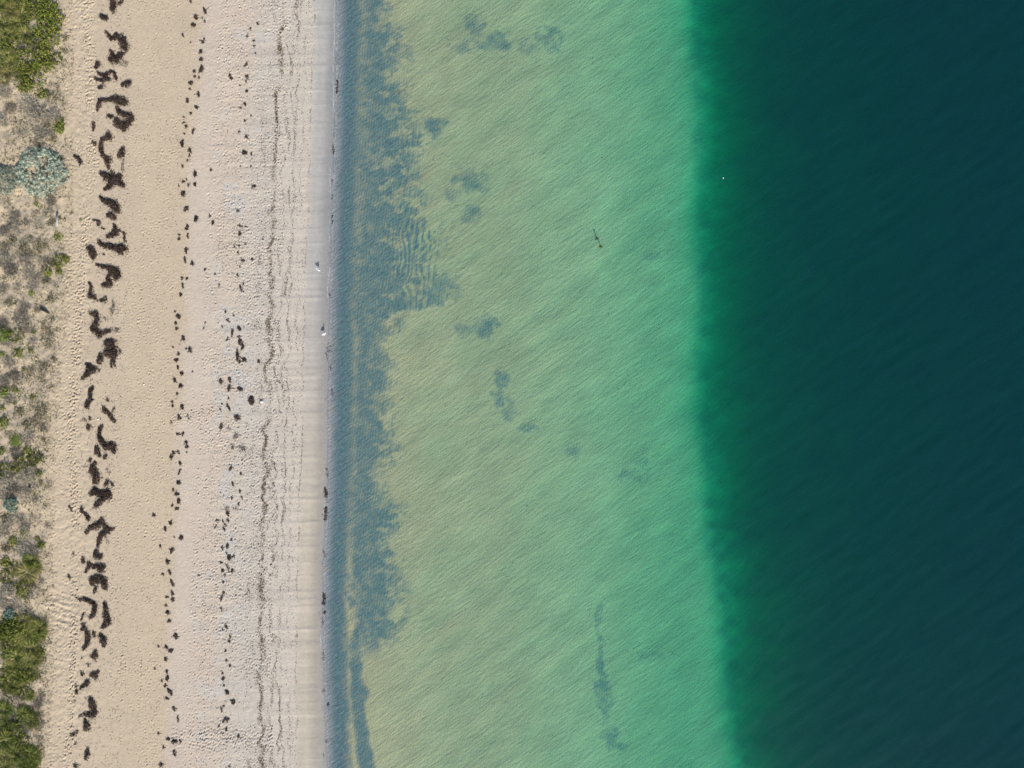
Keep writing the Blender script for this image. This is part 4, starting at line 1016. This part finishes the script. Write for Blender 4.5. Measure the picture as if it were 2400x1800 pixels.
def gull(u, v, heading, label, s=1.0):
    P = at(u, v)
    g = ob("gull", None, loc=tuple(P), rz=heading, sc=(s, s, s * 1.25), label=label, cat="bird", group="white gulls on the wet sand")
    v_, f_ = loft([((-.27, 0, .26), .02, .008), ((-.20, 0, .265), .035, .015), ((-.13, 0, .27), .06, .05), ((-.04, 0, .275), .085, .08), ((.05, 0, .285), .088, .085), ((.12, 0, .31), .065, .07),
                   ((.155, 0, .36), .042, .05), ((.17, 0, .405), .036, .042), ((.195, 0, .435), .04, .04), ((.225, 0, .438), .036, .034), ((.25, 0, .432), .016, .016)])
    ob("body", mk("body", v_, f_, np.tile((.86, .86, .86), (len(v_), 1)), M_FEATHER, True), g)
    for sd in (-1, 1):
        wv, wf = loft([((-.30, sd * .025, .285), .012, .006), ((-.18, sd * .05, .30), .03, .014), ((-.05, sd * .068, .315), .038, .03), ((.06, sd * .07, .32), .03, .04), ((.10, sd * .06, .315), .012, .02)], 8)
        ob("wing", mk("wing", wv, wf, np.tile((.72, .73, .75), (len(wv), 1)), M_FEATHER, True), g)
        lv_, lf_ = tube([(0, sd * .035, .22), (.005, sd * .035, .11), (0, sd * .035, .015), (.05, sd * .037, .006)], np.array([.012, .008, .008, .014]), 6)
        ob("leg", mk("leg", lv_, lf_, np.tile((.30, .10, .06), (len(lv_), 1)), M_FEATHER), g)
        ev, ef = loft([((.212, sd * .030, .446), .001, .001), ((.219, sd * .033, .446), .007, .007), ((.226, sd * .030, .446), .001, .001)], 6)
        ob("eye", mk("eye", ev, ef, np.tile((.02, .02, .02), (len(ev), 1)), M_FEATHER), g)
    kv, kf = tube([(.245, 0, .433), (.275, 0, .430), (.30, 0, .422)], np.array([.013, .010, .003]), 6)
    ob("beak", mk("beak", kv, kf, np.tile((.35, .09, .05), (len(kv), 1)), M_FEATHER), g)
gull(749.5, 634.0, math.radians(-28), "white gull standing highest on the wet sand with a long slanting shadow", 1.22)
gull(762.0, 783.5, math.radians(24), "white gull standing lower down at the water's edge beside the dark strands", 1.14)

# small white things
def blob(name, u, v, r, col, label, cat, onwater=False, dz=.02):
    P = wpt(u, v) if onwater else at(float(u), float(v))
    vv, ff = loft([((-1.0, 0, .2), .15, .1), ((-.7, .1, .3), .6, .35), ((0, 0, .4), .9, .5), ((.6, -.1, .35), .7, .4), ((1.0, 0, .25), .2, .15)], 8)
    ob(name, mk(name, vv * r, ff, np.tile(col, (len(vv), 1)), M_FEATHER, True), loc=(P[0], P[1], P[2] + dz), rz=random.uniform(0, 6), label=label, cat=cat)
blob("white_float", 1695, 417, .07, (.85, .87, .87), "tiny white speck afloat on the dark deep water", "float", True, -.03)
blob("white_shell", 613.5, 942, .17, (.8, .8, .78), "bright white shell beside the tall black weed mound", "shell")
blob("white_shell", 230.3, 982.5, .09, (.8, .8, .78), "small white shell on the tan sand between two weed piles", "shell")
blob("white_shell", 337.5, 901, .09, (.8, .8, .78), "small white shell alone on the smooth tan sand", "shell")
blob("dark_stone", 70.5, 1140.5, .16, (.02, .02, .02), "small black stone at the foot of the dune above the little silver shrub", "stone")

# fragments of weed drifting over the shelf
n_ = 420
v0 = rng.uniform(0, 1800, n_ * 4); u0 = rng.uniform(1000, 1600, n_ * 4)
kk = fbm(u0 / 40., v0 / 40., 131, 3) > rng.uniform(.5, .75, n_ * 4)
u0, v0 = u0[kk][:n_], v0[kk][:n_]; n_ = len(u0)
a_ = rng.uniform(0, 6.28, n_)
v_, f_, c_ = ribbons(at(u0, v0, .05), np.stack([np.cos(a_), np.sin(a_), 0 * a_], 1), rng.uniform(.06, .16, n_), rng.uniform(.03, .06, n_), np.zeros((n_, 3)), np.tile((.07, .08, .05), (n_, 1)), .3)
ob("sunken_weed_bits", mk("sunken_weed_bits", v_, f_, c_, M_WEED), label="tiny dark weed bits strewn over the sunlit shelf", cat="debris", kind="stuff")

# thin broken lace of foam where the swash ends
nf = 1300
vf = rng.uniform(-30, 1830, nf * 3)
vf = vf[(vn(vf / 60., vf * 0 + 2., 151) > rng.uniform(.45, .85, nf * 3))][:nf]; nf = len(vf)
uf = waterline(vf) - 1.5 + 5 * (vn(vf / 45., vf * 0 + 8., 152) - .5) + rng.normal(0, .5, nf) + np.where(rng.uniform(0, 1, nf) < .25, rng.uniform(0, 9, nf), 0)
af = math.pi / 2 + rng.normal(0, .35, nf)
v_, f_, c_ = ribbons(at(uf, vf, .02), np.stack([np.cos(af), np.sin(af), 0 * af], 1), rng.uniform(.1, .4, nf), rng.uniform(.015, .04, nf), np.zeros((nf, 3)), np.tile((.42, .44, .45), (nf, 1)), .1)
ob("foam_lace", mk("foam_lace", v_, f_, c_, M_FEATHER), label="thin broken lace of pale foam along the water's edge", cat="foam", kind="stuff")
